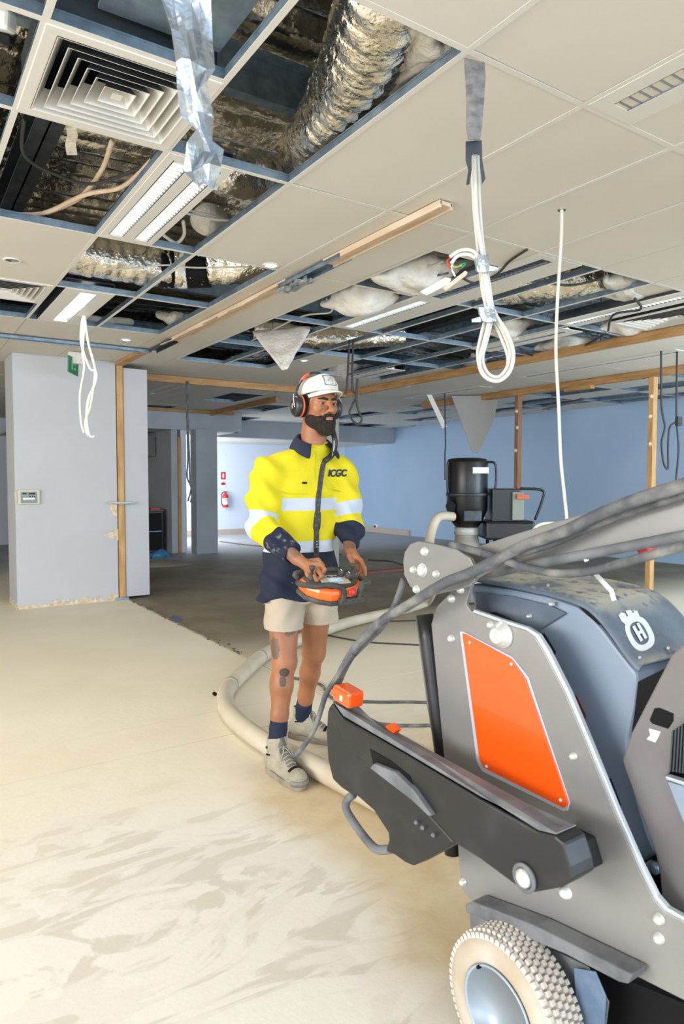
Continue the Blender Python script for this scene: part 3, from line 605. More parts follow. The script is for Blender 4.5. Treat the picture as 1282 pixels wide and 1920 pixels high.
# cables inside the ceiling void
VC = [([(5,400),(80,400),(160,365),(230,350),(285,300)], .06, 'track_wood', .012, 'tan cable bundle sagging in the bay left of the twin-lane light'),
      ([(210,265),(190,320),(150,370),(90,400)], .10, 'track_wood', .012, 'second tan cable crossing the bay left of the twin-lane light'),
      ([(45,225),(45,290),(100,325),(170,345),(250,320),(300,292)], .07, 'dark_cable', .008, 'black cable drooping across the bay left of the twin-lane light'),
      ([(130,508),(180,508),(250,503),(310,497),(370,502),(470,500)], .08, 'white_cable', .006, 'cream wire draped under the long foil duct'),
      ([(355,395),(400,405),(440,420)], .10, 'white_cable', .008, 'white cable crossing to the insulation lump'),
      ([(350,400),(395,410),(438,415)], .08, 'white_cable', .008, 'second white cable crossing to the insulation lump'),
      ([(305,440),(330,455),(345,440),(343,415)], .04, 'white_cable', .010, 'white cable loop hanging at the end of the twin-lane light'),
      ([(290,455),(310,466),(340,462)], .03, 'white_cable', .010, 'lower white cable loop at the end of the twin-lane light'),
      ([(395,200),(397,230),(392,270)], .2, 'white_cable', .008, 'white cable showing between the foil tape and the grid bar'),
      ([(720,522),(770,512),(830,490)], .04, 'white_cable', .008, 'pale cable lying over the insulation behind the wire ends'),
      ([(715,518),(770,525),(840,512)], .02, 'dusty_cable', .008, 'thin looped wire below the pale cable'),
      ([(865,520),(890,530),(930,515),(955,490),(988,468)], -.02, 'dark_cable', .008, 'black lead curling past the cable bundle to the louvred light'),
      ([(975,655),(1000,667),(1060,665),(1110,640),(1135,625)], -.03, 'dark_cable', .010, 'black cable drooping below the grid right of the cable loop'),
      ([(1190,560),(1200,580),(1150,590),(1140,620)], -.03, 'dark_cable', .010, 'black cable hooked round the louvred light at right'),
      ([(470,640),(560,595),(620,585),(612,560)], .03, 'white_cable', .008, 'pale wire emerging beside the large hanging batt'),
      ([(1000,525),(1070,535),(1150,515)], .08, 'dusty_cable', .010, 'grey cable lying over the pleated gold duct')]
for L_, dz, m_, r_, lb in VC: cable('void_cable', [onZ(x, y, CEIL+dz+.012) for x, y in L_], r_, m_, lb)
rr = random.Random(5)
for i in range(16):
    x = rr.uniform(3.0, 10.5); y = rr.uniform(3.2, 9.5); z0 = CEIL+.25
    tag(MB().tube([(x, y, z0+.6), (x, y, CEIL+.03)], .003, 6).box((x-.01, y-.006, CEIL+.03), (x+.01, y+.006, CEIL+.08)).build('hanger_rod', 'galv_dark', loc=(x, y, CEIL+.03)), 'thin steel hanger rod above the open ceiling grid', 'rod', 'hanger rods in the ceiling void')
# sensor at the top-left edge, torn paper strip
t = thing('sensor_unit', 'white sensor unit at the extreme top left of the ceiling void', 'sensor', onZ(0, 40, 2.9))
c = onZ(-5, 35, 2.92); MB().box((-.05,-.035,-.03), (.05,.035,.03), R=Euler((.3,.2,-.5)).to_matrix(), c=c).build('body', 'plug_white', t, bevel=.012)
MB().box((-.02,-.02,-.012), (.02,.02,.012), R=Euler((.3,.2,-.5)).to_matrix(), c=c+Vector((.03,.03,-.04))).build('bracket', 'black', t, bevel=.004)
tag(MB().grid([[onZ(x, y, 2.95) for x in (124+q_, 134+q_, 144+q_)] for y, q_ in ((240, 0), (255, 2), (270, -2), (290, 1))]).build('torn_paper', 'batt', solid=.004), 'torn paper scrap hanging below the nearest air outlet', 'paper')
# exit sign on the pier
t = thing('exit_sign', 'green exit sign hanging crooked before the white pier', 'sign', onY(137, 685, 7.9))
c = onY(137, 686, 7.9); R = Euler((0, .08, .9)).to_matrix()
MB().box((-.11,-.008,-.09), (.11,.008,.09), R=R, c=c).build('panel', 'green_sign', t, bevel=.003)
MB().box((-.05,-.0095,-.05), (-.02,-.0081,.055), R=R, c=c).box((.0,-.0095,-.04), (.05,-.0081,-.02), R=R, c=c).box((-.01,-.0095,.01), (.04,-.0081,.03), R=R, c=c).build('symbol', mat('pale_green', (.25,.5,.35), .4), t)
MB().box((c.x-.05, c.y-.03, CEIL-.13), (c.x+.09, c.y+.03, CEIL-.002)).build('mount', 'tile', t, bevel=.01)
MB().tube([c+Vector((.02,0,.09)), (c.x+.02, c.y, CEIL-.1)], .006).build('stem', 'galv', t)
# wall controller
t = thing('wall_controller', 'cream wall control panel with small screen on the white pier', 'controller', onY(53, 932, 8.28))
def PY(x, y, Y=8.3): return onY(x, y, Y)
def rectY(x0, y0, x1, y1, Y, th): a = PY(x0, y0, Y); b = PY(x1, y1, Y); return (min(a.x, b.x), Y-th, min(a.z, b.z)), (max(a.x, b.x), Y, max(a.z, b.z))
MB().box(*rectY(32, 919, 74, 945, 8.3, .03)).build('casing', mat('cream_plastic', (.62,.55,.40), .5), t, bevel=.005)
MB().box(*rectY(38.5, 922, 70, 943, 8.27, .003)).build('screen', mat('lcd_grey', (.20,.25,.25), .3), t)
for (a_, b_, c_, d_) in ((42,924.5,50,926.5),(54,924.5,66,927),(55,930,57.5,932),(60,930,62.5,932),(64,930,66,932)): MB().box(*rectY(a_, b_, c_, d_, 8.267, .002)).build('screen_mark', 'black', t)
MB().box(*rectY(43, 933.5, 65, 936.5, 8.267, .002)).build('button_strip', 'signwhite', t)
MB().box(*rectY(27, 922, 32, 940, 8.3, .01)).build('side_cover', 'white_wall', t)
# extinguisher group on far wall
Yw = 17.0
def rw(x0, y0, x1, y1, th, Y=Yw): a = onY(x0, y0, Y); b = onY(x1, y1, Y); return (min(a.x, b.x), Y-th, min(a.z, b.z)), (max(a.x, b.x), Y-.001, max(a.z, b.z))
t = thing('extinguisher_sign', 'red and white fire extinguisher location sign on the rear wall', 'sign', onY(418, 892, Yw))
MB().box(*rw(414, 885, 422.5, 899, .01)).build('panel', 'red', t); MB().box(*rw(417, 888, 419.7, 896, .013)).build('symbol', 'signwhite', t)
t = thing('round_sign', 'round red and white sign below the extinguisher location sign', 'sign', onY(418, 909, Yw))
c = onY(418, 909, Yw); MB().lathe([(.075, 0), (.075, .01)], c, (0,-1,0), 24).build('disc', 'signwhite', t)
MB().prism([c+Vector((.072*math.cos(a_), -.012, .072*math.sin(a_))) for a_ in np.linspace(0, math.pi, 13)], (0, -.002, 0)).build('red_half', 'red', t); MB().box(c+Vector((-.03,-.014,0)), c+Vector((.03,-.012,.03))).build('symbol', 'signwhite', t)
t = thing('fire_extinguisher', 'red fire extinguisher with white label mounted on the rear wall', 'extinguisher', onY(420, 938, Yw))
c = onY(420, 951, Yw)+Vector((0,-.09,0))
MB().lathe([(.07,0),(.078,.02),(.078,.30),(.05,.36),(.025,.375),(.022,.40)], c, (0,0,1), 20).build('cylinder', 'red', t, smooth=True)
MB().lathe([(.0795,.07),(.0795,.24)], c, (0,0,1), 20).build('label_band', 'signwhite', t, smooth=True)
lettering('FIRE', .05, c+Vector((0,-.08,.19)), (1,0,0), (0,0,1), 'red', t, (0,-1,0))
MB().box(c+Vector((-.03,-.015,.40)), c+Vector((.05,.015,.425))).build('valve', 'black', t); MB().tube(smoothpath([c+Vector((-.02,0,.42)), c+Vector((-.10,0,.36)), c+Vector((-.11,0,.15)), c+Vector((-.09,0,.05))]), .012).build('hose', 'black', t, smooth=True)
t = thing('wall_socket', 'small socket plate low on the rear right wall', 'socket', onX(705, 987, 11.3))
c = onX(705, 987, 11.3); MB().box(c+Vector((-.02,-.08,-.06)), c+Vector((-.001,.08,.06))).build('plate', 'plug_white', t); MB().box(c+Vector((-.04,-.01,-.03)), c+Vector((-.02,.05,.03))).build('plug', 'black', t)
# ================= DUST EXTRACTOR =================
def extractor():
    d = 8.0; c = onF(875, 960, d); c.z = 0; s = d/F
    t = thing('dust_extractor', 'tall black industrial dust extractor with clear collar before the blue wall', 'vacuum', c)
    Bk = mat('gloss_black', (.006,.006,.007), .35); r = 38*s
    zz = lambda y: H+(902-y)*s
    MB().lathe([(r*.55, zz(988)), (r*.75, zz(978)), (r, zz(955)), (r, zz(868)), (r*.93, zz(861)), (r*.6, zz(859))], c, (0,0,1), 36).build('filter_drum', Bk, t, smooth=True)
    MB().lathe([(r*1.02, zz(930)), (r*1.04, zz(927)), (r*1.02, zz(924))], c, (0,0,1), 36).build('clamp_ring', 'galv_dark', t, smooth=True)
    MB().lathe([(r*.55, zz(1003)), (r*.62, zz(1001)), (r*.62, zz(990)), (r*.55, zz(988))], c, (0,0,1), 30).build('outlet_collar', mat('clear_plastic', (.45,.45,.43), .2), t, smooth=True)
    MB().lathe([(r*.8, .03), (r*.9, .25), (r*.75, .55), (r*.55, zz(1003))], c, (0,0,1), 30).build('dust_bag', mat('bag_plastic', (.35,.33,.28), .35), t, smooth=True)
    p = c+RGT*(82*s)+FWD*.05; R = Matrix((RGT, FWD, UP)).transposed()
    MB().box((-.22,-.2,zz(1000)), (.10,.22,zz(916)), R=R, c=c+RGT*(76*s)).build('motor_box', Bk, t, bevel=.01)
    MB().box((-.30,-.25,zz(1010)), (.26,.25,zz(975)), R=R, c=c+RGT*(76*s)).build('motor_base', Bk, t, bevel=.03)
    MB().box((-.22,-.25,.05), (.26,.25,.16), R=R, c=c+RGT*(70*s)).build('chassis', 'black', t, bevel=.02)
    for dx in (-.15, .15):
        for dy in (-.2, .2): MB().tube([c+RGT*(70*s+dx)+FWD*dy+UP*.15, c+RGT*(70*s+dx)+FWD*dy+UP*(zz(1010)+.02)], .02).build('leg', 'black', t)
    MB().box((.0,-.24,zz(973)), (.13,-.12,zz(922)), R=R, c=c+RGT*(76*s)).build('control_box', mat('box_grey', (.22,.24,.20), .5), t, bevel=.006)
    q = c+RGT*(90*s)-FWD*.22; MB().box((-.05,-.06,zz(935)), (.09,.0,zz(926)), R=R, c=q).build('orange_switch', mat('dull_orange', (.45,.10,.03), .4), t, bevel=.004)
    MB().box((-.04,-.002,zz(888)), (.14,.0,zz(877)), R=R, c=c-FWD*(r+.003)+RGT*.06).build('rating_label', 'signwhite', t)
    lettering('FILTER UNIT', .03, c-FWD*(r+.008)+RGT*.11+UP*zz(882.5), RGT, UP, 'black', t, -FWD) if 0 else None
    for sg, yo in ((1, 35), (-1, -36)):
        MB().tube(smoothpath([c+RGT*(yo*s)+UP*zz(867)-FWD*.1, c+RGT*((yo+14*(sg > 0)-3*(sg < 0))*s)+UP*zz(872)-FWD*.1, c+RGT*((yo+14*(sg > 0)-3*(sg < 0))*s)+UP*zz(915)-FWD*.1, c+RGT*(yo*s)+UP*zz(925)-FWD*.1]), .014).build('side_pipe', Bk, t, smooth=True)
    MB().tube(smoothpath([c+RGT*(100*s)+UP*zz(916), c+RGT*(140*s)+UP*zz(919), c+RGT*(142*s)+UP*zz(935), c+RGT*(128*s)+UP*zz(975)]), .016).build('handle', Bk, t, smooth=True)
    MB().prism([c-RGT*(38*s)-FWD*.2+UP*zz(y_)+RGT*(x_*s) for x_, y_ in ((0,935),(-6,948),(-2,960),(8,966),(12,945))], FWD*.05).build('latch', 'black', t)
    MB().box((-.10,-.05,zz(975)), (.10,.05,zz(955)), R=R, c=c-FWD*.22+RGT*.02).build('inlet_plate', 'galv_dark', t, bevel=.01)
    return c, s
ec, es = extractor()
# hose from extractor, round behind the worker, to the machine
def ribbed(pts, r, n=10, pitch=.021, label='', name='vacuum_hose', m='hose'):
    P = smoothpath(pts, n); L_ = [0]
    for a, b in zip(P, P[1:]): L_.append(L_[-1]+(b-a).length)
    N = int(L_[-1]/pitch*2); Q = []; j = 0
    for i in range(N+1):
        l = L_[-1]*i/N
        while j < len(L_)-2 and L_[j+1] < l: j += 1
        f = (l-L_[j])/max(1e-6, L_[j+1]-L_[j]); Q.append(P[j].lerp(P[j+1], f))
    return Q, [r*(1.03 if i % 2 else .955) for i in range(N+1)]
M['hose'] = mat('hose_cream', (.62,.55,.43), .55, col2=(.55,.47,.34), vs=5)
hz = .052
def fl_(x, y): p = onZ(x, y, hz); return p
t = thing('vacuum_hose', 'thick ribbed cream vacuum hose curving over the floor behind the boots', 'hose', fl_(430, 1280))
hp = [ec-RGT*(30*es)-FWD*.2+UP*(H+(902-967)*es), onF(822, 970, 7.7), onF(808, 1000, 7.6), onF(805,1030,7.4), fl_(820, 1090), fl_(800, 1128), fl_(740, 1147), fl_(650, 1168), fl_(560, 1200), fl_(500, 1225), fl_(455, 1262), fl_(425, 1295), fl_(425, 1328), fl_(455, 1362), fl_(510, 1400), fl_(565, 1425), fl_(620, 1453), fl_(690, 1490), fl_(800, 1545)]
hp[4].z = .4; hp[4] = onF(812, 1075, 6.9)
Q, rs = ribbed(hp, hz); MB().tube(Q, rs, 14).build('hose_wall', 'hose', t, smooth=True)
P = smoothpath(hp, 30)
def nearest(pt): return min(range(1, len(P)-1), key=lambda i: (P[i]-pt).length)
for x, y in ((487, 1232), (428, 1285)):
    i = nearest(fl_(x, y)); d_ = (P[i+1]-P[i-1]).normalized(); MB().tube([P[i]-d_*.018, P[i]+d_*.018], hz*1.08, 16).build('joint_tape', mat('joint_grey', (.42,.38,.30), .6), t, smooth=True)
i0, i1 = nearest(fl_(487, 1232)), nearest(fl_(428, 1285)); MB().tube(P[i0:i1+1], hz*1.05, 18).build('smooth_sleeve', 'hose', t, smooth=True)
# leads over the floor
def lead(L_, lb, r=.007, m='dark_cable'): return cable('floor_cable', [onZ(x, y, r) for x, y in L_], r, m, lb, n=6)
lead([(545,1270),(600,1283),(625,1310),(700,1316),(770,1316),(830,1318)], 'dark lead on the floor between the worker\'s legs and the machine', .010, 'dusty_cable')
lead([(700,1355),(740,1360),(800,1360),(830,1357)], 'dark lead on the floor just behind the orange plug', .010, 'dusty_cable')
lead([(610,1190),(680,1203),(760,1208),(800,1210)], 'black cable on the floor right of the worker\'s shorts')
lead([(620,1160),(700,1165),(790,1163)], 'black cable running beside the hose behind the worker')
lead([(1235,1155),(1262,1154),(1281,1165),(1270,1178),(1240,1181)], 'black cable curl on the floor behind the machine hood', .010)
lead([(412,1015),(450,1020),(500,1025),(560,1028),(640,1040)], 'thin brown cable crossing the rear floor behind the worker', .012, mat('brown_cable', (.12,.06,.04), .6))
lead([(690,1050),(730,1052),(760,1060)], 'dark cable on the rear floor right of the control box', .012)
tag(MB().box(*[onZ(690, 1076, .0), onZ(690,1076,0)+Vector((1.6,.12,.03))], ).build('floor_strip', mat('red_strip', (.25,.07,.05), .7)), 'reddish strip of timber lying on the floor behind the control box', 'board')
tag(MB().prism([onZ(322,1157,.002),onZ(333,1160,.002),onZ(336,1166,.002),onZ(325,1163,.002)], (0,0,.02)).build('tape_scrap', mat('blue_scrap', (.06,.10,.25), .5)), 'tiny blue scrap on the floor joint before the pier', 'scrap')
tag(MB().tube([onZ(401,1300,.012), onZ(404,1302,.012)], .012, 8).build('bolt_stub', 'black'), 'small black stub on the floor left of the hose bend', 'stub')
lead([(740,1185),(830,1182)], 'y', .006) if 0 else None
rr = random.Random(9)
q = MB()
for i in range(70):
    y = rr.uniform(4.9, 8.2); x = 2.375+rr.uniform(-.03, .05); s = rr.uniform(.006, .02); q.box((x, y, 0), (x+s, y+s*1.4, s*.5))
tag(q.build('joint_rubble', mat('rubble', (.12,.10,.07), .9)), 'line of crumbs along the floor joint before the pier', 'rubble', kind='stuff')
# ================= FLOOR MACHINE =================
XM = 1.30
M['paint'] = mat('machine_grey', (.30,.29,.275), .42, .25, col2=(.245,.24,.235), vs=2.5)
M['edge'] = mat('machine_edge', (.55,.60,.66), .35, .4)
M['hood'] = mat('hood_grey', (.13,.17,.21), .55, col2=(.36,.36,.34), vs=7, vd=8, sharp=(.42, .72))
def hood_mat():
    m = mat('hood_grey', (.10,.13,.17), .55); N = m.node_tree.nodes; L = m.node_tree.links; p = N['Principled BSDF']; g = N.new('ShaderNodeNewGeometry'); sp_ = N.new('ShaderNodeSeparateXYZ'); L.new(g.outputs['Normal'], sp_.inputs[0])
    def nz(sc, d, st=(1,1,1)):
        mp = N.new('ShaderNodeMapping'); mp.inputs['Scale'].default_value = st; L.new(g.outputs['Position'], mp.inputs[0]); t = N.new('ShaderNodeTexNoise'); t.inputs['Scale'].default_value = sc; t.inputs['Detail'].default_value = d; L.new(mp.outputs[0], t.inputs[0]); return t.outputs[0]
    def mr(s_, a, b):
        r = N.new('ShaderNodeMapRange'); L.new(s_, r.inputs[0]); r.inputs[1].default_value = a; r.inputs[2].default_value = b; return r.outputs[0]
    def mul(a, b):
        q = N.new('ShaderNodeMath'); q.operation = 'MULTIPLY'; L.new(a, q.inputs[0]); L.new(b, q.inputs[1]); return q.outputs[0]
    f = mul(mr(sp_.outputs[2], .72, .95), mr(nz(11, 8), .33, .52)); f = mul(f, mr(nz(30, 5, (1, 1, 1)), .36, .44))
    a = N.new('ShaderNodeMix'); a.data_type = 'RGBA'; L.new(mr(nz(5, 6), .4, .65), a.inputs[0]); a.inputs[6].default_value = (.10,.13,.17,1); a.inputs[7].default_value = (.19,.23,.28,1)
    b = N.new('ShaderNodeMix'); b.data_type = 'RGBA'; L.new(f, b.inputs[0]); L.new(a.outputs[2], b.inputs[6]); b.inputs[7].default_value = (.46,.44,.38,1); L.new(b.outputs[2], p.inputs['Base Color']); return m
M['hood'] = hood_mat()
M['panel'] = mat('panel_blue_grey', (.27,.33,.42), .42, col2=(.235,.29,.38), vs=2)
M['mblack'] = mat('machine_black', (.015,.015,.015), .42, col2=(.035,.036,.037), vs=9, sharp=(.5, .8))
M['dusty_black'] = mat('dusty_black', (.20,.205,.215), .75, col2=(.10,.11,.12), vs=12, vd=6, sharp=(.4, .7))
M['bolt'] = mat('bolt_zinc', (.72,.73,.68), .35, .35)
M['rubber'] = mat('tyre_grey', (.60,.54,.46), .8, col2=(.47,.38,.28), vs=7)
M['rim'] = mat('rim_grey', (.42,.49,.57), .45, .3)
M['leg'] = mat('leg_grey', (.155,.14,.14), .6, col2=(.21,.195,.19), vs=4)
mc = thing('floor_grinder', 'large grey remote-controlled floor grinder with orange panel and black side arm', 'machine', (1.45, 1.1, 0))
def pxs(L_, X): return [onX(x, y, X) for x, y in L_]
def plate(name, L_, X, th, m, parent=None, bevel=.002, **k): return MB().prism(pxs(L_, X), (th, 0, 0)).build(name, m, parent or mc, bevel=bevel, **k)
sp = plate('side_plate', [(884,1095),(876,1122),(873,1132),(884,1148),(935,1166),(985,1182),(1003,1195),(1020,1222),(1060,1300),(1100,1395),(1150,1520),(1195,1625),(1225,1685),(1245,1708),(1300,1738),(1390,1785),(1390,1935),(1282,1876),(1120,1794),(1010,1732),(880,1686),(866,1668),(860,1627),(858,1585),(835,1450),(808,1170),(818,1138),(850,1104)], XM, .012, 'paint', bevel=.0025)
plate('side_plate_rim', [(884,1148),(935,1166),(985,1182),(1003,1195),(1020,1222),(1060,1300),(1100,1395),(1150,1520),(1195,1625),(1225,1685),(1245,1708),(1300,1738),(1306,1734),(1250,1702),(1231,1680),(1201,1620),(1156,1516),(1106,1391),(1066,1296),(1026,1217),(1008,1189),(987,1176),(937,1160),(888,1143)], XM-.001, .014, 'edge')
plate('reflector_border', [(861,1184),(868,1184),(960,1232),(990,1270),(1068,1505),(1064,1520),(1055,1521),(903,1446),(893,1428)], XM-.003, .003, mat('border_white', (.50,.52,.62), .4))
op = plate('orange_panel', [(866,1188),(872,1189),(958,1236),(984,1272),(1064,1503),(1061,1513),(1055,1515),(907,1440),(898,1424)], XM-.007, .004, 'orange', bevel=.001)
for x, y in ((881,1205),(959,1245),(912,1437),(1051,1500)): MB().lathe([(.0045,0),(.004,.003),(.0015,.0045)], onX(x, y, XM-.007), (-1,0,0), 12).build('rivet', 'bolt', mc, smooth=True)
def bolt(x, y, r, X=XM, n='bolt'):
    c = onX(x, y, X); MB().lathe([(r,0),(r,.003),(r*.92,.0035),(r*.9,.008),(r*.6,.014),(r*.25,.016)], c, (-1,0,0), 16).build(n, 'bolt', mc, smooth=True)
for x, y, r in ((848,1197,.011),(922,1171,.010),(865,1105,.012),(848,1122,.012),(1077,1417,.009),(870,1653,.011),(1237,1722,.012),(1237,1758,.012),(1120,1180,.0)): 
    if r: bolt(x, y, r)
c = onX(943, 1190, XM); MB().lathe([(.034,0),(.034,.006),(.028,.007),(.027,.018),(.021,.019),(.020,.030),(.012,.032),(.010,.026)], c, (-1,0,0), 24).build('pivot_bolt', 'bolt', mc, smooth=True)
# front tube beside the plate
MB().tube([onX(796,1152,XM+.03), onX(803,1200,XM+.03), onX(820,1330,XM+.03), onX(842,1500,XM+.03), onX(850,1600,XM+.03)], .026, 16).build('front_post', 'mblack', mc, smooth=True, bevel=0)
MB().tube([onX(790,1160,XM+.03), onX(812,1330,XM+.03), onX(832,1440,XM+.03)], .017, 12).build('front_post_strip', 'dusty_black', mc, smooth=True)
# hood shell: side profile swept across the width
prof = [(884,1082),(905,1085),(960,1095),(1030,1110),(1085,1127),(1110,1143),(1135,1170),(1165,1212),(1185,1238),(1198,1250)]
HX0, HX1 = 1.40, 1.71
A = pxs(prof, HX0)
A.insert(0, A[0]+Vector((0, .12, -.02)))
def sweep(A, x0, x1, m, name, parent, solid=.006, n=8, edge=.012, smooth=True):
    P = []
    xs_ = [x0, x0+edge*.4, x0+edge]+list(np.linspace(x0+.03, x1-.03, n))+[x1-edge, x1-edge*.4, x1]
    for x in xs_:
        e = min(x-x0, x1-x); dz = -edge*(1-min(1, e/edge))**2
        P.append([Vector((x, a.y, a.z+dz)) for a in A])
    return MB().grid(P).build(name, m, parent, smooth=smooth, solid=solid)
As = smoothpath(A, 5)
hood = sweep(As, HX0, HX1, 'hood', 'hood', mc, edge=.012)
# inner body below the hood
side = [(880,1095),(960,1105),(1030,1120),(1080,1137),(1105,1155),(1130,1182),(1160,1222),(1192,1262),(1194,1280),(1188,1330),(1176,1385),(1180,1440),(1215,1560),(1232,1602),(1175,1640),(1120,1560),(1060,1420),(1000,1260),(900,1200)]
MB().prism(pxs(side, 1.415), (.27, 0, 0)).build('body_shell', 'panel', mc, bevel=.008)
plate('body_top_patch', [(890,1110),(960,1118),(1030,1135),(1060,1150),(1000,1188),(940,1158),(892,1142)], 1.405, .008, 'hood')
for x, y in ((1037,1132),(995,1155)): bolt(x, y, .006, 1.404)
plate('body_shade_strip', [(1075,1128),(1090,1132),(1112,1150),(1130,1170),(1122,1172),(1098,1152)], 1.406, .008, 'black')  # black strip paints the shade under the hood edge
plate('vent_slot', [(990,1182),(1010,1192),(1030,1225),(1026,1240),(1014,1216)], 1.39, .03, 'black')
plate('side_slot', [(1122,1462),(1138,1462),(1157,1512),(1143,1515)], 1.40, .03, 'black')
plate('red_lamp', [(1058,1308),(1068,1306),(1086,1345),(1085,1358),(1075,1350)], 1.39, .03, mat('dark_red', (.12,.005,.01), .2))
plate('lower_cavity', [(1190,1640),(1235,1600),(1245,1700),(1215,1690)], 1.40, .2, 'black')
plate('inner_wall', [(905,1150),(985,1190),(1040,1290),(1180,1640),(1240,1740),(1300,1790),(1300,1850),(1000,1720),(880,1600),(850,1300)], 1.33, .05, 'black')
MB().prism(pxs([(1200,1290),(1400,1230),(1400,1900),(1240,1700),(1190,1440)], 1.48), (.2, 0, 0)).build('rear_core', 'black', mc)
c = onX(1229,1625,1.40); MB().lathe([(.014,0),(.014,.012),(.008,.016)], c, (-1,0,0), 12).build('bolt', 'galv', mc, smooth=True)
MB().prism(pxs([(1196,1278),(1248,1252),(1262,1262),(1200,1400),(1184,1372),(1190,1330)], 1.40), (.012, 0, 0)).build('rear_shade_patch', 'black', mc)  # solid black plate stands in for the shaded opening behind the bracket
# rear bracket leg
lg = [(1282,1195),(1330,1170),(1360,1250),(1335,1350),(1275,1450),(1246,1460),(1300,1580),(1400,1790),(1400,1850),(1290,1740),(1240,1700),(1236,1640),(1228,1600),(1170,1440),(1166,1420),(1185,1370),(1245,1255)]
MB().prism(pxs([(1258,1228),(1330,1165),(1390,1250),(1330,1330),(1278,1395),(1246,1458),(1262,1495),(1300,1580),(1400,1790),(1400,1850),(1290,1740),(1240,1700),(1236,1640),(1228,1600),(1172,1445),(1166,1425),(1184,1372)], 1.375), (.014, 0, 0)).build('rear_bracket', 'leg', mc, bevel=.004)
plate('bracket_hole_shade', [(1226,1328),(1236,1327),(1262,1338),(1262,1352),(1252,1367),(1222,1357),(1217,1350)], 1.3735, .002, 'black')  # black patch paints the darkness of the bracket's hole
plate('stencil_mark', [(1216,1366),(1238,1372),(1234,1382),(1228,1392),(1212,1386),(1219,1378)], 1.3735, .001, 'signwhite', bevel=0)
for i in range(7): plate('radiator_fin', [(1254+i*6,1446+i),(1257+i*6,1446+i),(1262+i*6,1370-i*4),(1259+i*6,1370-i*4)], 1.36, .015, 'galv_dark', bevel=0)
plate('radiator_ledge', [(1246,1455),(1300,1472),(1300,1480),(1248,1462)], 1.355, .02, 'edge')
plate('lower_panel', [(1250,1465),(1300,1480),(1340,1600),(1300,1590)], 1.365, .005, 'panel')
# raised logo on the hood (traced upon the sloping front of the hood)
bm_pts = [Vector((x, a.y, a.z)) for x in (HX0, HX1) for a in As]; n_ = len(As)
hb = BVHTree.FromPolygons(bm_pts, [(i, i+1, n_+i+1, n_+i) for i in range(n_-1)])
def onhood(x, y, lift=.004):
    d = ray(x, y).normalized(); h_, nr, _, _ = hb.ray_cast(O, d)
    if h_ is None: return None
    if nr.dot(d) > 0: nr = -nr
    return h_+nr*lift
def decal(name, L_, m, parent, lift=.005):
    v = [onhood(x, y, lift) for x, y in L_]
    if any(p is None for p in v): print('DECAL MISS', name, [l for l, p in zip(L_, v) if p is None]); return
    MB().add(v, [tuple(range(len(v)))]).build(name, m, parent, solid=.001)
lw = mat('logo_white', (.72,.76,.78), .5)
def ringdecal(outer, inner, name, m):
    v = [onhood(*p) for p in outer]+[onhood(*p) for p in inner]; n = len(outer)
    if any(p is None for p in v): print('RING MISS'); return
    MB().add(v, [(i, (i+1) % n, n+(i+1) % n, n+i) for i in range(n)]).build(name, m, mc, solid=.001)
def oval(cx, cy, a, b, n=28, th=math.radians(62), e=2.6):
    out = []
    for i in range(n):
        u = 2*math.pi*i/n; X = a*math.copysign(abs(math.cos(u))**(2/e), math.cos(u)); Y = b*math.copysign(abs(math.sin(u))**(2/e), math.sin(u))
        out.append((cx+X*math.cos(th)-Y*math.sin(th), cy+X*math.sin(th)+Y*math.cos(th)))
    return out
ringdecal(oval(1197, 1190, 33, 23), oval(1196, 1189, 23, 14), 'emblem_ring', lw)
decal('emblem_crown', [(1157,1156),(1162,1151),(1169,1153),(1172,1159),(1175,1157),(1170,1148),(1179,1146),(1184,1152),(1187,1150),(1183,1147),(1192,1148),(1197,1160),(1190,1166),(1176,1171),(1170,1173),(1162,1166)], lw, mc)
for L_ in ([(1182,1178),(1186,1175),(1202,1203),(1198,1206)], [(1190,1172),(1194,1170),(1210,1198),(1206,1201)], [(1189,1189),(1197,1184),(1200,1189),(1192,1194)]): decal('emblem_bar', L_, lw, mc, .006)
for x, y in ((1195,1237),(1248,1219),(1027,1103)): decal('hood_screw', [(x+3*math.cos(a_), y+3*math.sin(a_)) for a_ in np.linspace(0, 6.28, 9)[:-1]], 'bolt', mc, .008)
# flap seam
decal('hood_seam', [(1112,1142),(1116,1142),(1170,1212),(1196,1246),(1240,1234),(1252,1224),(1254,1228),(1242,1239),(1196,1250),(1167,1216)], 'black', mc, .0045) if 0 else None
# arm bracket and lifting arm
plate('arm_bracket', [(755,1052),(758,1035),(768,1020),(782,1015),(800,1017),(855,1030),(880,1046),(888,1062),(892,1085),(880,1100),(845,1108),(805,1117),(790,1114),(768,1100),(757,1078)], 1.24, .014, 'paint', bevel=.003)
for x, y, r in ((798,1034,.013),(777,1068,.011),(793,1069,.020),(820,1076,.011),(783,1105,.012)): bolt(x, y, r, 1.24)
plate('bracket_slot', [(812,1103),(832,1090),(834,1096),(816,1108)], 1.2395, .001, 'black')
MB().prism(pxs([(840,1040),(885,1028),(960,1003),(1040,978),(1150,948),(1330,892),(1400,868),(1400,985),(1330,992),(1180,1022),(1060,1050),(900,1082),(850,1085)], 1.32), (.05, 0, 0)).build('lifting_arm', 'paint', mc, bevel=.004)
MB().tube([onX(x, y, 1.30) for x, y in ((890,1082),(1000,1058),(1150,1030),(1290,1003),(1400,980))], .012, 12).build('arm_rail', 'dusty_black', mc, smooth=True)
MB().tube([onX(800,1060,1.25), onX(800,1060,1.25)+Vector((.12,0,0))], .03, 16).build('arm_pivot', 'paint', mc, smooth=True)
MB().prism([onX(1120,1048,1.36), onX(1125,1040,1.36), onX(1185,1035,1.36), onX(1190,1042,1.36), onX(1180,1052,1.36)], (.03,0,0)).build('red_button', 'red', mc, bevel=.004) if 0 else None
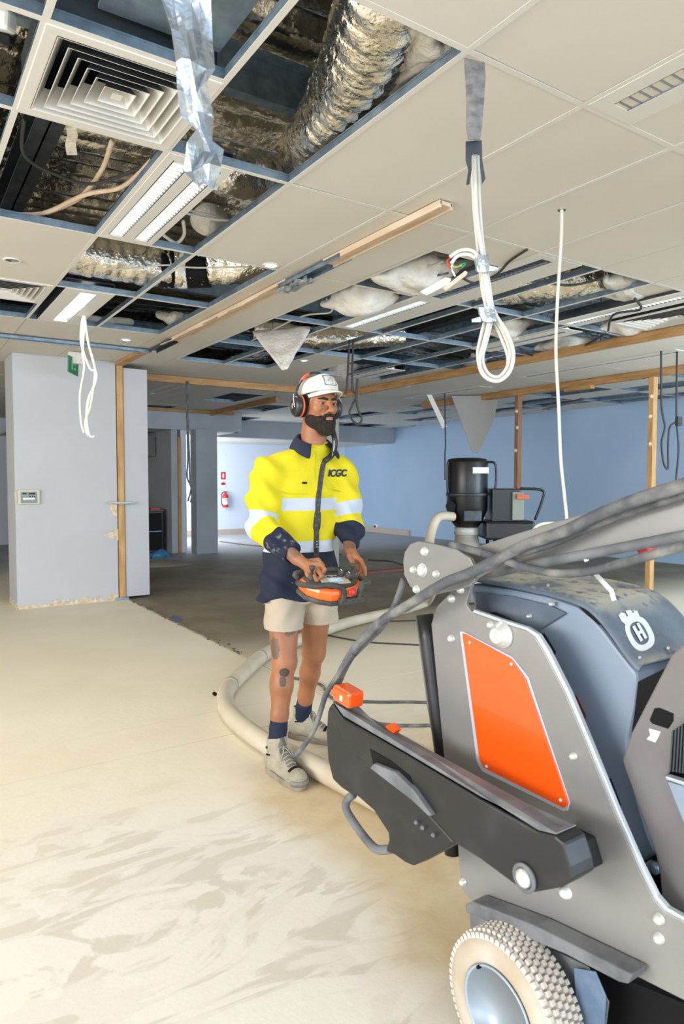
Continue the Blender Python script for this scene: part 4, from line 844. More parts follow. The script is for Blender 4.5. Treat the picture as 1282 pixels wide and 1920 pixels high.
MB().lathe([(.014,0),(.014,.03),(.010,.034)], onX(1220,1028,1.36), (-1,0,0), 16).build('red_button', 'red', mc, smooth=True)
# side arm (black, bolt at the near end)
ar = MB()
upper = [(614,1330),(622,1318),(642,1346),(760,1415),(900,1499),(1007,1559),(1040,1567),(1056,1580),(1070,1625),(1074,1650),(1050,1665),(1000,1674),(985,1675),(958,1655),(900,1612),(854,1583),(806,1530),(780,1505),(700,1440),(660,1410),(630,1370)]
side_arm = MB().prism(pxs(upper, 1.10), (.07, 0, 0)).build('side_arm', 'mblack', mc, bevel=.006)
MB().prism(pxs([(614,1330),(632,1350),(660,1400),(740,1462),(806,1529),(853,1581),(773,1624),(759,1618),(740,1604),(722,1597),(728,1575),(727,1562),(700,1520),(670,1494),(658,1490),(640,1478),(623,1462),(614,1424),(611,1375)], 1.108), (.062, 0, 0)).build('arm_skirt', 'mblack', mc, bevel=.006)
MB().prism(pxs([(692,1440),(700,1432),(740,1448),(775,1482),(808,1530),(802,1530),(770,1500)], 1.085), (.05, 0, 0)).build('arm_ledge', 'dusty_black', mc, bevel=.003)
MB().prism(pxs([(693,1404),(730,1425),(768,1455),(778,1480),(752,1462),(700,1436)], 1.0985), (.003, 0, 0)).build('arm_recess_shade', 'black', mc, bevel=0)  # flat black wedge paints the shade of the arm's recess
tp = pxs([(622,1318),(642,1346),(760,1415),(900,1499),(1007,1559),(1040,1567)], 1.10)
MB().prism([Vector((1.104, p.y, p.z+.0015)) for p in tp]+[Vector((1.166, p.y, p.z+.0015)) for p in tp[::-1]], (0,0,.003)).build('arm_top_dust', 'dusty_black', mc)
MB().tube(smoothpath(pxs([(662,1490),(651,1500),(649,1517),(665,1545),(690,1578),(708,1593),(732,1592)], 1.13), 5), .0125, 12).build('grab_handle', 'dusty_black', mc, smooth=True)
MB().lathe([(.030,0),(.031,.006),(.025,.010),(.022,.002)], onX(985,1645,1.10), (-1,0,0), 24).build('bolt_collar', 'dusty_black', mc, smooth=True)
MB().lathe([(.020,0),(.019,.010),(.012,.016),(.004,.018)], onX(985,1645,1.10), (-1,0,0), 24).build('arm_bolt', 'bolt', mc, smooth=True)
bolt(1062, 1672, .014, 1.14)
MB().prism(pxs([(1000,1575),(1045,1600),(1060,1655),(1010,1660)], 1.17), (.13,0,0)).build('arm_mount', 'mblack', mc, bevel=.004)
for x, y in ((780,1542),(792,1552),(812,1566),(700,1438)): MB().lathe([(.006,0),(.004,.004)], onX(x, y, 1.10), (-1,0,0), 8).build('dust_fleck', 'dusty_black', mc)
# guard plates above the wheel
MB().prism(pxs([(871,1697),(884,1690),(1000,1735),(1110,1790),(1185,1828),(1176,1846),(1160,1842),(1060,1790),(900,1722),(874,1712)], 1.24), (.055, 0, 0)).build('wheel_guard', 'dusty_black', mc, bevel=.004)
plate('guard_skirt', [(880,1712),(960,1745),(1100,1812),(1140,1880),(1130,1960),(1060,1960),(1000,1860),(900,1800),(882,1760)], 1.292, .006, 'dusty_black')
plate('under_chassis', [(900,1725),(1400,1930),(1400,2150),(1180,2000),(1000,1870)], 1.36, .3, 'black')
plate('mud_flap', [(1075,1815),(1115,1822),(1135,1870),(1128,1990),(1085,1990)], 1.275, .005, mat('flap_blue', (.10,.16,.25), .5, col2=(.16,.22,.32), vs=25))
# wheel
WX, WR = 1.165, .172
wc = Vector((WX, 1.10, WR)); 
prof_t = [(WR*.60,.004),(WR*.66,-.004),(WR*.80,-.006),(WR*.93,.002),(WR*.965,.014),(WR*.975,.05),(WR*.965,.086),(WR*.93,.098),(WR*.8,.106),(WR*.62,.10)]
MB().lathe(prof_t, wc, (1,0,0), 72).build('tyre', 'rubber', mc, smooth=True)
q = MB()
for row in range(6):
    for k in range(62):
        an = 2*math.pi*(k+.5*(row % 2))/62; x0 = .004+row*.0165; rad = WR*(.945 if row in (0, 5) else .972)
        u = Vector((0, math.cos(an), math.sin(an))); v = Vector((0, -math.sin(an), math.cos(an))); X = Vector((1,0,0)); c = wc+u*(rad-.003); a_, b_ = .0072, .0068
        vs = [c+X*(x0-.001)-v*a_, c+X*(x0+.0135)-v*a_, c+X*(x0+.0135)+v*a_, c+X*(x0-.001)+v*a_]; up_ = [p+u*.0125 for p in (c+X*(x0+.001)-v*b_*.8, c+X*(x0+.0115)-v*b_*.8, c+X*(x0+.0115)+v*b_*.8, c+X*(x0+.001)+v*b_*.8)]
        q.add(vs+up_, [(4,5,6,7),(0,1,5,4),(1,2,6,5),(2,3,7,6),(3,0,4,7)])
tag(q.build('tread_blocks', mat('tread_pale', (.66,.63,.58), .8, col2=(.55,.50,.44), vs=9), mc), kind='stuff')
MB().lathe([(WR*.63,-.003),(WR*.60,-.007),(WR*.57,0),(WR*.54,.02),(WR*.50,.055),(WR*.35,.06),(WR*.32,.05),(WR*.3,.06)], wc, (1,0,0), 48).build('rim', 'rim', mc, smooth=True)
MB().lathe([(WR*.31,.07),(WR*.31,.03),(WR*.29,.026),(WR*.2,.026),(WR*.18,.02),(WR*.15,.02)], wc, (1,0,0), 32).build('hub_collar', 'dusty_black', mc, smooth=True)
MB().lathe([(WR*.23,.05),(WR*.23,.015),(WR*.2,.005),(WR*.08,.0)], wc, (1,0,0), 28).build('hub_cap', 'rubber', mc, smooth=True)
MB().lathe([(.005,0),(.004,.012)], wc+Vector((-.001, .055, .085)), (-1,0,0), 8).build('valve', 'black', mc)
# second wheel on the far side
MB().lathe(prof_t, wc+Vector((.55,0,0)), (1,0,0), 40).build('tyre', 'rubber', mc, smooth=True)
# plug and leads
t = thing('orange_plug', 'orange cable plug lying on top of the black side arm', 'plug', onX(650,1300,1.13))
pc = onX(652, 1305, 1.13)
a_, b_ = onX(630,1290,1.13), onX(676,1318,1.13)
d_ = (b_-a_).normalized(); R = Matrix((d_, Vector((1,0,0)), d_.cross(Vector((1,0,0))))).transposed()
MB().box((-.045,-.028,-.024), (.045,.028,.024), R=R, c=(a_+b_)/2).build('shell', 'orange', t, bevel=.008)
MB().box((-.05,-.031,-.008), (-.03,.031,.008), R=R, c=(a_+b_)/2).build('clip', 'orange', t, bevel=.003)
MB().box((-.0,-.03,-.01), (.012,-.0285,.006), R=R, c=(a_+b_)/2).build('label', 'signwhite', t)
tag(MB().prism(pxs([(722,1362),(730,1358),(742,1370),(735,1378)], 1.14), (.02,0,0)).build('orange_tab', 'orange'), 'small orange tab on the black side arm behind the plug', 'tab')
def mcable(L_, r, lb, m='dusty_cable'):
    cable('machine_cable', [onX(x, y, X) for x, y, X in L_], r, m, lb, n=9, seg=12)
mcable([(1380,878,1.27),(1290,907,1.27),(1200,935,1.26),(1130,962,1.26),(1060,995,1.25),(985,1022,1.24),(920,1055,1.22),(880,1075,1.20),(830,1095,1.19),(770,1132,1.18),(715,1165,1.17),(675,1205,1.16),(648,1245,1.15),(630,1285,1.14)], .014, 'thick dusty cable running from the lifting arm down to the orange plug')
mcable([(1380,885,1.29),(1290,922,1.29),(1150,968,1.29),(1040,1015,1.27),(960,1042,1.25),(890,1078,1.22)], .012, 'second dusty cable strapped below the thick cable on the lifting arm')
mcable([(845,1022,1.25),(880,1030,1.25),(930,1045,1.24),(990,1065,1.24),(1050,1075,1.25),(1110,1070,1.26),(1180,1052,1.26),(1290,1022,1.26),(1390,995,1.26)], .010, 'brown dusty cable sagging below the lifting arm')
mcable([(757,1085,1.26),(742,1130,1.24),(715,1175,1.2),(680,1210,1.18),(652,1240,1.16),(632,1280,1.14),(634,1292,1.13)], .010, 'dark cable dropping from behind the arm bracket')
mcable([(662,1225,1.15),(635,1265,1.13),(612,1300,1.12),(602,1330,1.12),(590,1365,1.12),(572,1395,1.12),(552,1418,1.12)], .0085, 'thin grey cable curling down in front of the worker\'s boot', 'dusty_cable')
mcable([(960,1095,1.42),(985,1085,1.43),(1040,1083,1.44),(1090,1090,1.45)], .004, 'thin black strap lying on the hood', 'dark_cable') if 0 else None
tag(MB().tube([onX(x, y, 1.30) for x, y in ((1091,1036),(1100,1052))], .0055, 8).tube([onX(x, y, 1.36) for x, y in ((1108,1068),(1146,1108),(1151,1126))], .0055, 8).build('zip_tie', 'plug_white', smooth=True), 'white zip tie tail sticking down over the hood', 'zip tie')
# ================= WORKER =================
# distance-field modelling: smooth unions of tapered limbs, meshed with surface nets
class SDF:
    def __init__(s, lo, hi, h):
        s.lo = np.array(lo, np.float32); s.h = h; s.n = np.ceil((np.array(hi)-s.lo)/h).astype(int)+1
        s.F = np.full(s.n, 1.0, np.float32)
    def _win(s, lo, hi):
        a = np.maximum(0, np.floor((np.array(lo)-s.lo)/s.h).astype(int)); b = np.minimum(s.n, np.ceil((np.array(hi)-s.lo)/s.h).astype(int)+1)
        if (b <= a).any(): return None, None
        ax = [s.lo[i]+s.h*np.arange(a[i], b[i], dtype=np.float32) for i in range(3)]
        G = np.stack(np.meshgrid(*ax, indexing='ij'), -1); return tuple(slice(a[i], b[i]) for i in range(3)), G
    def _merge(s, w, d, k, op):
        f = s.F[w]
        if op == 'add':
            if k > 0: h_ = np.clip(.5+.5*(f-d)/k, 0, 1); s.F[w] = f*(1-h_)+d*h_-k*h_*(1-h_)
            else: s.F[w] = np.minimum(f, d)
        elif op == 'sub':
            if k > 0: h_ = np.clip(.5-.5*(f+d)/k, 0, 1); s.F[w] = f*(1-h_)-d*h_+k*h_*(1-h_)
            else: s.F[w] = np.maximum(f, -d)
        else: s.F[w] = np.maximum(f, d)
    def cone(s, a, b, ra, rb, k=.01, op='add'):
        a = np.array(a, np.float32); b = np.array(b, np.float32); m = max(ra, rb)+2*k+s.h*3
        w, G = s._win(np.minimum(a, b)-m, np.maximum(a, b)+m)
        if w is None: return
        ba = b-a; t = np.clip(((G-a)@ba)/max(1e-9, float(ba@ba)), 0, 1); d = np.linalg.norm(G-(a+t[..., None]*ba), axis=-1)-(ra+(rb-ra)*t)
        s._merge(w, d, k, op)
    def path(s, P, R, k=.01, op='add'):
        for i in range(len(P)-1): s.cone(P[i], P[i+1], R[i], R[i+1], k, op)
    def ell(s, c, r, R=None, k=.01, op='add'):
        c = np.array(c, np.float32); r = np.array(r, np.float32); m = r.max()+2*k+s.h*3
        w, G = s._win(c-m, c+m)
        if w is None: return
        q = G-c
        if R is not None: q = q@np.array(R, np.float32)     # columns of R = local axes
        k0 = np.linalg.norm(q/r, axis=-1); k1 = np.linalg.norm(q/(r*r), axis=-1)
        d = np.where(k1 > 1e-6, k0*(k0-1)/np.maximum(k1, 1e-6), -r.min()); s._merge(w, d.astype(np.float32), k, op)
    def loft(s, zs, cx, rx, ry, R, ex=2.0, k=.02, op='add'):   # stacked superellipse sections; cx: (n,2) world centres; R 2x2 columns local x,y
        zs = np.array(zs); cx = np.array(cx); rx = np.array(rx); ry = np.array(ry); mx = max(rx.max(), ry.max())+.05
        lo = (cx[:, 0].min()-mx, cx[:, 1].min()-mx, zs.min()-.04); hi = (cx[:, 0].max()+mx, cx[:, 1].max()+mx, zs.max()+.04)
        w, G = s._win(lo, hi); z = G[0, 0, :, 2]
        X = np.interp(z, zs, cx[:, 0]); Y = np.interp(z, zs, cx[:, 1]); A = np.interp(z, zs, rx); B = np.interp(z, zs, ry)
        dx = G[..., 0]-X; dy = G[..., 1]-Y; u = dx*R[0][0]+dy*R[1][0]; v = dx*R[0][1]+dy*R[1][1]
        rr_ = ((np.abs(u)/A)**ex+(np.abs(v)/B)**ex)**(1/ex); d = (rr_-1)*np.minimum(A, B)
        cap = np.maximum(zs.min()-z, z-zs.max()); d = np.maximum(d, cap[None, None, :]); s._merge(w, d.astype(np.float32), k, op)
    def plane(s, p, n, op='cut'):     # keep the side against n
        ax = [s.lo[i]+s.h*np.arange(s.n[i], dtype=np.float32) for i in range(3)]; p = np.array(p); n = np.array(n)/np.linalg.norm(n)
        d = (ax[0]-p[0])[:, None, None]*n[0]+(ax[1]-p[1])[None, :, None]*n[1]+(ax[2]-p[2])[None, None, :]*n[2]; s.F = np.maximum(s.F, d.astype(np.float32))
    def mesh(s):
        F_ = s.F; nx, ny, nz = F_.shape; S_ = F_ < 0
        cnt = np.zeros((nx-1, ny-1, nz-1), np.int8); acc = np.zeros((nx-1, ny-1, nz-1, 3), np.float32)
        for ax in range(3):
            for o1 in (0, 1):
                for o2 in (0, 1):
                    st = [0, 0, 0]; oth = [i for i in range(3) if i != ax]; st[oth[0]] = o1; st[oth[1]] = o2; en = list(st); en[ax] = 1
                    sl = lambda q: tuple(slice(q[i], q[i]+(nx, ny, nz)[i]-1) for i in range(3))
                    fa, fb = F_[sl(st)], F_[sl(en)]; c = (fa < 0) != (fb < 0); ii = np.nonzero(c); a_, b_ = fa[ii], fb[ii]; t = a_/(a_-b_)
                    v = np.zeros((len(t), 3), np.float32); v[:] = st; v[:, ax] += t; acc[ii] += v; cnt[ii] += 1
        act = cnt > 0; idx = np.full(act.shape, -1, np.int64); ii = np.nonzero(act); idx[ii] = np.arange(len(ii[0]))
        V = (np.stack(ii, -1)+acc[ii]/cnt[ii][:, None])*s.h+s.lo; Q = []
        for ax in range(3):
            a = [slice(None)]*3; b = [slice(None)]*3; a[ax] = slice(0, -1); b[ax] = slice(1, None)
            c = S_[tuple(a)] != S_[tuple(b)]; oth = [i for i in range(3) if i != ax]; cc = np.argwhere(c)
            cc = cc[(cc[:, oth[0]] > 0) & (cc[:, oth[1]] > 0) & (cc[:, oth[0]] < F_.shape[oth[0]]-1) & (cc[:, oth[1]] < F_.shape[oth[1]]-1)]
            def at(d0, d1): q = cc.copy(); q[:, oth[0]] -= d0; q[:, oth[1]] -= d1; return idx[q[:, 0], q[:, 1], q[:, 2]]
            q = np.stack([at(1, 1), at(0, 1), at(0, 0), at(1, 0)], -1); ins = S_[cc[:, 0], cc[:, 1], cc[:, 2]]
            if ax == 1: ins = ~ins
            q[~ins] = q[~ins][:, ::-1]; Q.append(q)
        Q = np.concatenate(Q); return V, Q[(Q >= 0).all(1)]
def sdfobj(sd, name, m, parent, smooth_it=1, xf=None):
    V, Q = sd.mesh()
    me = bpy.data.meshes.new(name); 
    if xf is not None: V = V@np.array(xf[0]).T+np.array(xf[1])
    org = np.array(ORG[parent.name]); W_ = V-org
    me.vertices.add(len(V)); me.vertices.foreach_set('co', W_.astype(np.float32).ravel()); me.loops.add(len(Q)*4); me.loops.foreach_set('vertex_index', Q.ravel().astype(np.int32))
    me.polygons.add(len(Q)); me.polygons.foreach_set('loop_start', np.arange(len(Q), dtype=np.int32)*4); me.polygons.foreach_set('loop_total', np.full(len(Q), 4, np.int32))
    me.update(calc_edges=True); me.validate(); me.polygons.foreach_set('use_smooth', [True]*len(me.polygons))
    me.materials.append(M[m] if isinstance(m, str) else m); o = bpy.data.objects.new(name, me); COL.objects.link(o); o.parent = parent; ORG[o.name] = Vector(org)
    if smooth_it: q = o.modifiers.new('s', 'SMOOTH'); q.factor = .5; q.iterations = smooth_it
    return o, V
npv = lambda v: np.array(v, float)
J = lambda x, y, d: onF(x, y, d)
feet = J(560, 1400, 3.42); 
man = thing('person', 'man in yellow and navy hi-vis shirt, cap and ear defenders holding an orange control box', 'person', (feet.x, feet.y, 0))
th_f = math.radians(27)          # chest turned to the image right
BF = (RGT*math.sin(th_f)-FWD*math.cos(th_f)).normalized(); BR = -(RGT*math.cos(th_f)+FWD*math.sin(th_f)).normalized()   # BR: towards his own right (picture left)
rs_, re_, rw_, rh_ = J(503,886,3.31), J(488,985,3.26), J(556,1047,3.10), J(585,1068,3.05)
ls_, le_, lw_, lh_ = J(638,888,3.47), J(656,982,3.44), J(655,1028,3.34), J(664,1047,3.27)
nk, hd = J(586,838,3.40), J(595,759,3.37)
ch, wa, pe = J(567,900,3.42), J(562,1010,3.42), J(560,1095,3.43)
rhip, rkn, ran = J(530,1115,3.38), J(533,1240,3.31), J(519,1395,3.27)
lhip, lkn, lan = J(594,1112,3.47), J(588,1222,3.52), J(566,1345,3.74)
# ---- skin (one body with head, arms, hands, legs) ----
lo = Vector((min(v.x for v in (rs_, re_, lw_, lan, ran, nk, rh_, lh_))-.22, min(v.y for v in (rs_, re_, lw_, lan, ran, nk, rh_, lh_))-.22, .06)); hi = Vector((max(v.x for v in (rs_, re_, lw_, lan, lh_, nk, le_))+.24, max(v.y for v in (rs_, re_, lw_, lan, ran, nk))+.2, 1.99))
B = SDF(lo, hi, .0042)
def xy(v): return (v.x, v.y)
R2 = ((BR.x, BF.x), (BR.y, BF.y))
B.loft([pe.z-.06, pe.z+.02, wa.z-.05, wa.z+.1, ch.z-.05, ch.z+.08, nk.z-.06], [xy(pe), xy(pe), xy(wa), xy(wa), xy(ch), xy(ch), xy(nk)], [.13,.15,.14,.14,.155,.15,.06], [.09,.11,.10,.10,.11,.10,.05], R2, k=.03)
B.path([rs_, re_], [.055,.042], .03); B.path([re_, re_.lerp(rw_, .35), rw_], [.042,.045,.029], .02)
B.path([ls_, le_], [.055,.042], .03); B.path([le_, le_.lerp(lw_, .35), lw_], [.042,.043,.029], .02)
B.path([ch+BR*.1+UP*.05, rs_], [.07,.055], .03); B.path([ch-BR*.1+UP*.05, ls_], [.07,.055], .03)
def leg(hip, kn, an, out):
    sh = kn.lerp(an, .3); B.path([hip, kn], [.085,.060], .03); B.ell(kn+BF*.015, (.052,.052,.06), k=.02)
    B.path([kn, sh, kn.lerp(an, .65), an], [.054,.052,.042,.034], .02); B.ell(sh-BF*.022+out*.008, (.040,.040,.085), k=.03); B.cone(an, an-UP*.05, .036, .036, .01)
leg(rhip, rkn, ran, BR); leg(lhip, lkn, lan, -BR)
# head frame
hy = math.radians(36); HFd = (RGT*math.sin(hy)-FWD*math.cos(hy)-UP*.05).normalized(); HRt = HFd.cross(UP).normalized(); HUp = HRt.cross(HFd).normalized()   # HRt: his left or right side axis
HS = 1.06
def hp_(x, y, z): return hd+(HRt*x+HFd*y+HUp*z)*HS
HR = np.array([list(HRt), list(HFd), list(HUp)]).T
def he(c, r, k=.01, op='add', rot=None, sd=None):
    R_ = HR if rot is None else HR@np.array(Euler(rot).to_matrix()); (sd or B).ell(hp_(*c), np.array(r)*HS, R_, k, op)
def hc(a, b, ra, rb, k=.008, op='add', sd=None): (sd or B).cone(hp_(*a), hp_(*b), ra*HS, rb*HS, k, op)
B.path([nk-UP*.05, nk.lerp(hd, .35), hp_(0,-.02,-.06)], [.066,.060,.058], .02)
he((0,-.008,.035), (.076,.098,.095), .02); he((0,.012,-.035), (.064,.074,.085), .02); he((0,.055,-.085), (.036,.034,.030), .02)
he((0,.058,.012), (.060,.036,.045), .012)
hc((-.030,.084,.022), (.030,.084,.022), .010, .010, .012); hc((-.046,.070,.018), (.046,.070,.018), .010,.010,.012)
he((.044,.060,-.022), (.020,.024,.022), .018); he((-.044,.060,-.022), (.020,.024,.022), .018)
for s in (-1, 1): he((s*.031,.097,.003), (.017,.013,.012), .009, 'sub')
hc((0,.090,.014), (0,.117,-.026), .0085,.0115,.009); he((0,.116,-.030), (.0135,.013,.011), .006)
for s in (-1, 1): he((s*.0135,.103,-.033), (.008,.010,.0075), .005); he((s*.0065,.109,-.0405), (.0035,.004,.004), .003, 'sub')
he((0,.090,-.050), (.026,.014,.016), .010)
he((0,.099,-.0605), (.023,.0075,.0045), .004); he((0,.0975,-.069), (.020,.0085,.0055), .004); he((0,.106,-.0645), (.024,.006,.0012), .002, 'sub')
for s in (-1, 1):
    he((s*.031,.0875,.0115), (.019,.009,.0058), .004); he((s*.031,.086,-.0065), (.016,.008,.003), .004)
    he((s*.078,-.010,-.010), (.009,.018,.032), .006)
# hands
def hand(wr, palm_c, fingers, thumb, pr=.026):
    B.cone(wr, palm_c, .026, pr, .014)
    for kn, mid, tip in fingers:
        B.cone(palm_c.lerp(wr, .2), kn, .017, .0115, .010); B.cone(kn, mid, .0112, .0098, .003); B.cone(mid, tip, .0098, .0083, .003)
    a, b, c = thumb; B.cone(a, b, .015, .0115, .008); B.cone(b, c, .0115, .009, .003)
hand(rw_, J(580,1064,3.055), [(J(601,1058,3.03), J(609,1068,3.00), J(603,1079,3.02)), (J(594,1066,3.02), J(603,1080,2.985), J(598,1090,3.0)), (J(586,1073,3.015), J(594,1089,2.98), J(588,1096,3.0)), (J(576,1076,3.02), J(584,1092,2.99), J(588,1093,3.005))], (J(578,1054,3.09), J(596,1050,3.09), J(606,1060,3.07)))
hand(lw_, J(664,1045,3.27), [(J(676,1050,3.25), J(683,1064,3.22), J(685,1077,3.22)), (J(674,1052,3.27), J(682,1066,3.25), J(678,1078,3.24)), (J(670,1054,3.29), J(674,1070,3.28), J(668,1076,3.26)), (J(664,1056,3.30), J(668,1070,3.30), J(660,1075,3.27))], (J(655,1042,3.26), J(661,1056,3.22), J(663,1070,3.21)), .024)
def skin_mat():
    m = mat('skin', (.40,.165,.075), .48, col2=(.32,.125,.058), vs=9, bump=.04, bs=240); N = m.node_tree.nodes; L = m.node_tree.links; p = N['Principled BSDF']
    p.inputs['Subsurface Weight'].default_value = .06; p.inputs['Subsurface Radius'].default_value = (.02,.008,.004)
    base = p.inputs['Base Color'].links[0].from_socket; tc = [n for n in N if n.type == 'TEX_COORD'][0]; cur = base
    nz = N.new('ShaderNodeTexNoise'); nz.inputs['Scale'].default_value = 70; nz.inputs['Detail'].default_value = 4; L.new(tc.outputs['Object'], nz.inputs[0])
    og = ORG[man.name]
    # ink: shin portrait, knee wrap, thigh side, forearm
    def spot(c, r, thr, col, ns=.5):
        nonlocal cur
        mp = N.new('ShaderNodeMapping'); mp.vector_type = 'POINT'; L.new(tc.outputs['Object'], mp.inputs[0]); c = Vector(c)-og
        mp.inputs['Location'].default_value = [-c[i]/r[i] for i in range(3)]; mp.inputs['Scale'].default_value = [1/r[i] for i in range(3)]
        ln = N.new('ShaderNodeVectorMath'); ln.operation = 'LENGTH'; L.new(mp.outputs[0], ln.inputs[0])
        ad = N.new('ShaderNodeMath'); ad.operation = 'MULTIPLY_ADD'; L.new(nz.outputs[0], ad.inputs[0]); ad.inputs[1].default_value = ns; L.new(ln.outputs['Value'], ad.inputs[2])
        rm = N.new('ShaderNodeMapRange'); L.new(ad.outputs[0], rm.inputs[0]); rm.inputs[1].default_value = thr; rm.inputs[2].default_value = thr+.12; rm.inputs[3].default_value = 1; rm.inputs[4].default_value = 0
        mx = N.new('ShaderNodeMix'); mx.data_type = 'RGBA'; L.new(rm.outputs[0], mx.inputs[0]); L.new(cur, mx.inputs[6]); mx.inputs[7].default_value = (*col, 1); cur = mx.outputs[2]
    ink = (.075,.055,.045)
    spot(J(533,1263,3.24), (.030,.030,.026), 1.15, ink); spot(J(531,1278,3.24), (.022,.03,.032), 1.15, (.11,.07,.05), .7)
    spot(J(548,1188,3.25), (.06,.05,.028), 1.25, (.15,.085,.055), .9); spot(J(515,1215,3.27), (.02,.05,.06), 1.3, (.14,.08,.05), .95)
    spot(J(543,1034,3.10), (.055,.06,.03), 1.45, (.22,.12,.075), .9); spot(J(655,1010,3.32), (.05,.05,.05), 1.45, (.20,.11,.07), .9)
    L.new(cur, p.inputs['Base Color']); return m
M['skin'] = skin_mat()
body, _ = sdfobj(B, 'body', 'skin', man, 1)
# lips, eyes, brows
M['lip'] = mat('lip', (.48,.19,.15), .4); M['hair'] = mat('hair', (.014,.009,.007), .75, col2=(.035,.022,.015), vs=60, bump=.9, bs=190)
for s in (-1, 1):
    c = hp_(s*.031, .0790, .0035); MB().lathe([(.0122*math.sin(a_), -.0122*math.cos(a_)) for a_ in np.linspace(0, math.pi, 11)], c, HFd, 16).build('eye', mat('eye_white', (.22,.19,.17), .4), man, smooth=True)
    g = (HFd+HRt*(.0)+UP*(-.08)).normalized(); MB().lathe([(.0066,.0104),(.0058,.0122),(.0001,.0128)], c, g, 14).build('iris', mat('iris', (.03,.015,.008), .15), man, smooth=True)
    E_ = SDF(hp_(s*.031,.09,.02)-Vector((.05,.05,.04)), hp_(s*.031,.09,.02)+Vector((.05,.05,.04)), .0025)
    hc((s*.011,.0965,.0195), (s*.030,.0945,.0235), .0050,.0062,.003,sd=E_); hc((s*.030,.0945,.0235), (s*.051,.078,.0205), .0062,.0035,.003,sd=E_)
    sdfobj(E_, 'eyebrow', 'hair', man, 0)
Lp = SDF(hp_(0,.09,-.065)-Vector((.06,.06,.04)), hp_(0,.09,-.065)+Vector((.06,.06,.04)), .002)
he((0,.1005,-.0605), (.022,.0070,.0042), .003, sd=Lp); he((0,.0990,-.0690), (.0195,.0082,.0052), .003, sd=Lp); he((0,.109,-.0645), (.024,.006,.001), .0015, 'sub', sd=Lp)
sdfobj(Lp, 'lips', 'lip', man, 1)
# beard and moustache
Bd = SDF(hp_(0,.03,-.08)-Vector((.16,.16,.13)), hp_(0,.03,-.08)+Vector((.16,.16,.13)), .0032)
he((0,.020,-.070), (.0670,.074,.054), .0, sd=Bd); he((0,.070,-.100), (.046,.040,.040), .02, sd=Bd); he((0,.075,-.112), (.036,.032,.030), .02, sd=Bd)
he((0,.125,-.020), (.045,.090,.052), .008, 'sub', sd=Bd)      # open cheeks and mouth
for s in (-1, 1): he((s*.050,.075,-.012), (.035,.050,.046), .006, 'sub', sd=Bd)
Bd.plane(hp_(0,0,-.030), list(HUp)); 
for s in (-1, 1):
    hc((0,.1085,-.0510), (s*.020,.1030,-.0535), .0078,.0085,.004,sd=Bd); hc((s*.020,.1030,-.0535), (s*.0350,.0870,-.0680), .0075,.0070,.004,sd=Bd); hc((s*.0350,.0870,-.0680), (s*.040,.075,-.085), .0070,.012,.006,sd=Bd)
he((0,.1015,-.0655), (.0225,.016,.0085), .003, 'sub', sd=Bd)
hc((0,.098,-.078), (0,.09,-.10), .010,.014,.006,sd=Bd)
Bd.F += (.0012*np.sin(np.arange(Bd.n[0])*1.9)[:, None, None]*np.sin(np.arange(Bd.n[2])*1.3)[None, None, :]).astype(np.float32)
sdfobj(Bd, 'beard', 'hair', man, 0)
Hr = SDF(hp_(0,0,.0)-Vector((.14,.14,.12)), hp_(0,0,.0)+Vector((.14,.14,.12)), .004)
he((0,-.014,.028), (.0795,.1005,.095), .0, sd=Hr); he((0,.078,-.005), (.10,.060,.065), .0, 'sub', sd=Hr); Hr.plane(hp_(0,0,-.045), [-v for v in HUp]); sdfobj(Hr, 'hair', 'hair', man, 0)
# cap: crown, mesh back, brim, badge
M['cap'] = mat('cap_cream', (.66,.65,.59), .75, bump=.1, bs=300); M['capmesh'] = mat('cap_mesh', (.50,.43,.30), .85, bump=.5, bs=420)
C = SDF(hp_(0,0,.07)-Vector((.16,.16,.13)), hp_(0,0,.07)+Vector((.16,.16,.13)), .0035)
he((0,-.004,.054), (.0865,.110,.076), 0, sd=C); he((0,.052,.080), (.060,.054,.058), .025, sd=C)
C.plane(hp_(0,.06,.052), list(-(HUp-HFd*.20)))
co, CV = sdfobj(C, 'cap', 'cap', man, 1); me = co.data; me.materials.append(M['capmesh'])
fy = [(Vector(v)-hd).dot(HFd)/HS for v in CV]
me.polygons.foreach_set('material_index', [1 if fy[p.vertices[0]] < -.018 else 0 for p in me.polygons])
P = []
for i in range(8):
    t_ = i/7; P.append([])
    for j in range(15):
        a_ = math.radians(-72+144*j/14); r0x, r0y = .080, .098; rx, ry = r0x+.004*t_, r0y+.070*t_*math.cos(a_*.98)**.8
        x_ = math.sin(a_)*(r0x*(1-t_)+.078*t_); y_ = math.cos(a_)*ry+.0-.012*t_*0; z_ = .060-.004*t_-.36*x_*x_/.08-.010*t_*t_
        P[-1].append(hp_(x_, y_, z_+.004))
MB().grid(P).build('cap_brim', 'cap', co, smooth=True, solid=.004)
capbvh = BVHTree.FromPolygons([Vector(v) for v in CV], [tuple(p.vertices) for p in me.polygons])
def onbvh(bv, p, d, lift):
    h_, n_, _, _ = bv.ray_cast(p, d)
    return None if h_ is None else h_-d*lift
bc = hp_(0,.2,.118); bd_ = (-HFd-HUp*.12).normalized()
def badge(pts, m, lift, name, hole=None):
    o_ = [onbvh(capbvh, bc+HRt*x+HUp*(y), bd_, lift) for x, y in pts]
    if any(v is None for v in o_): print('BADGE MISS', name); return
    if hole:
        i_ = [onbvh(capbvh, bc+HRt*x+HUp*(y), bd_, lift) for x, y in hole]; n = len(o_)
        if any(v is None for v in i_): return
        return MB().add(o_+i_, [(i, (i+1) % n, n+(i+1) % n, n+i) for i in range(n)]).build(name, m, co)
    return MB().add(o_, [tuple(range(len(o_)))]).build(name, m, co)
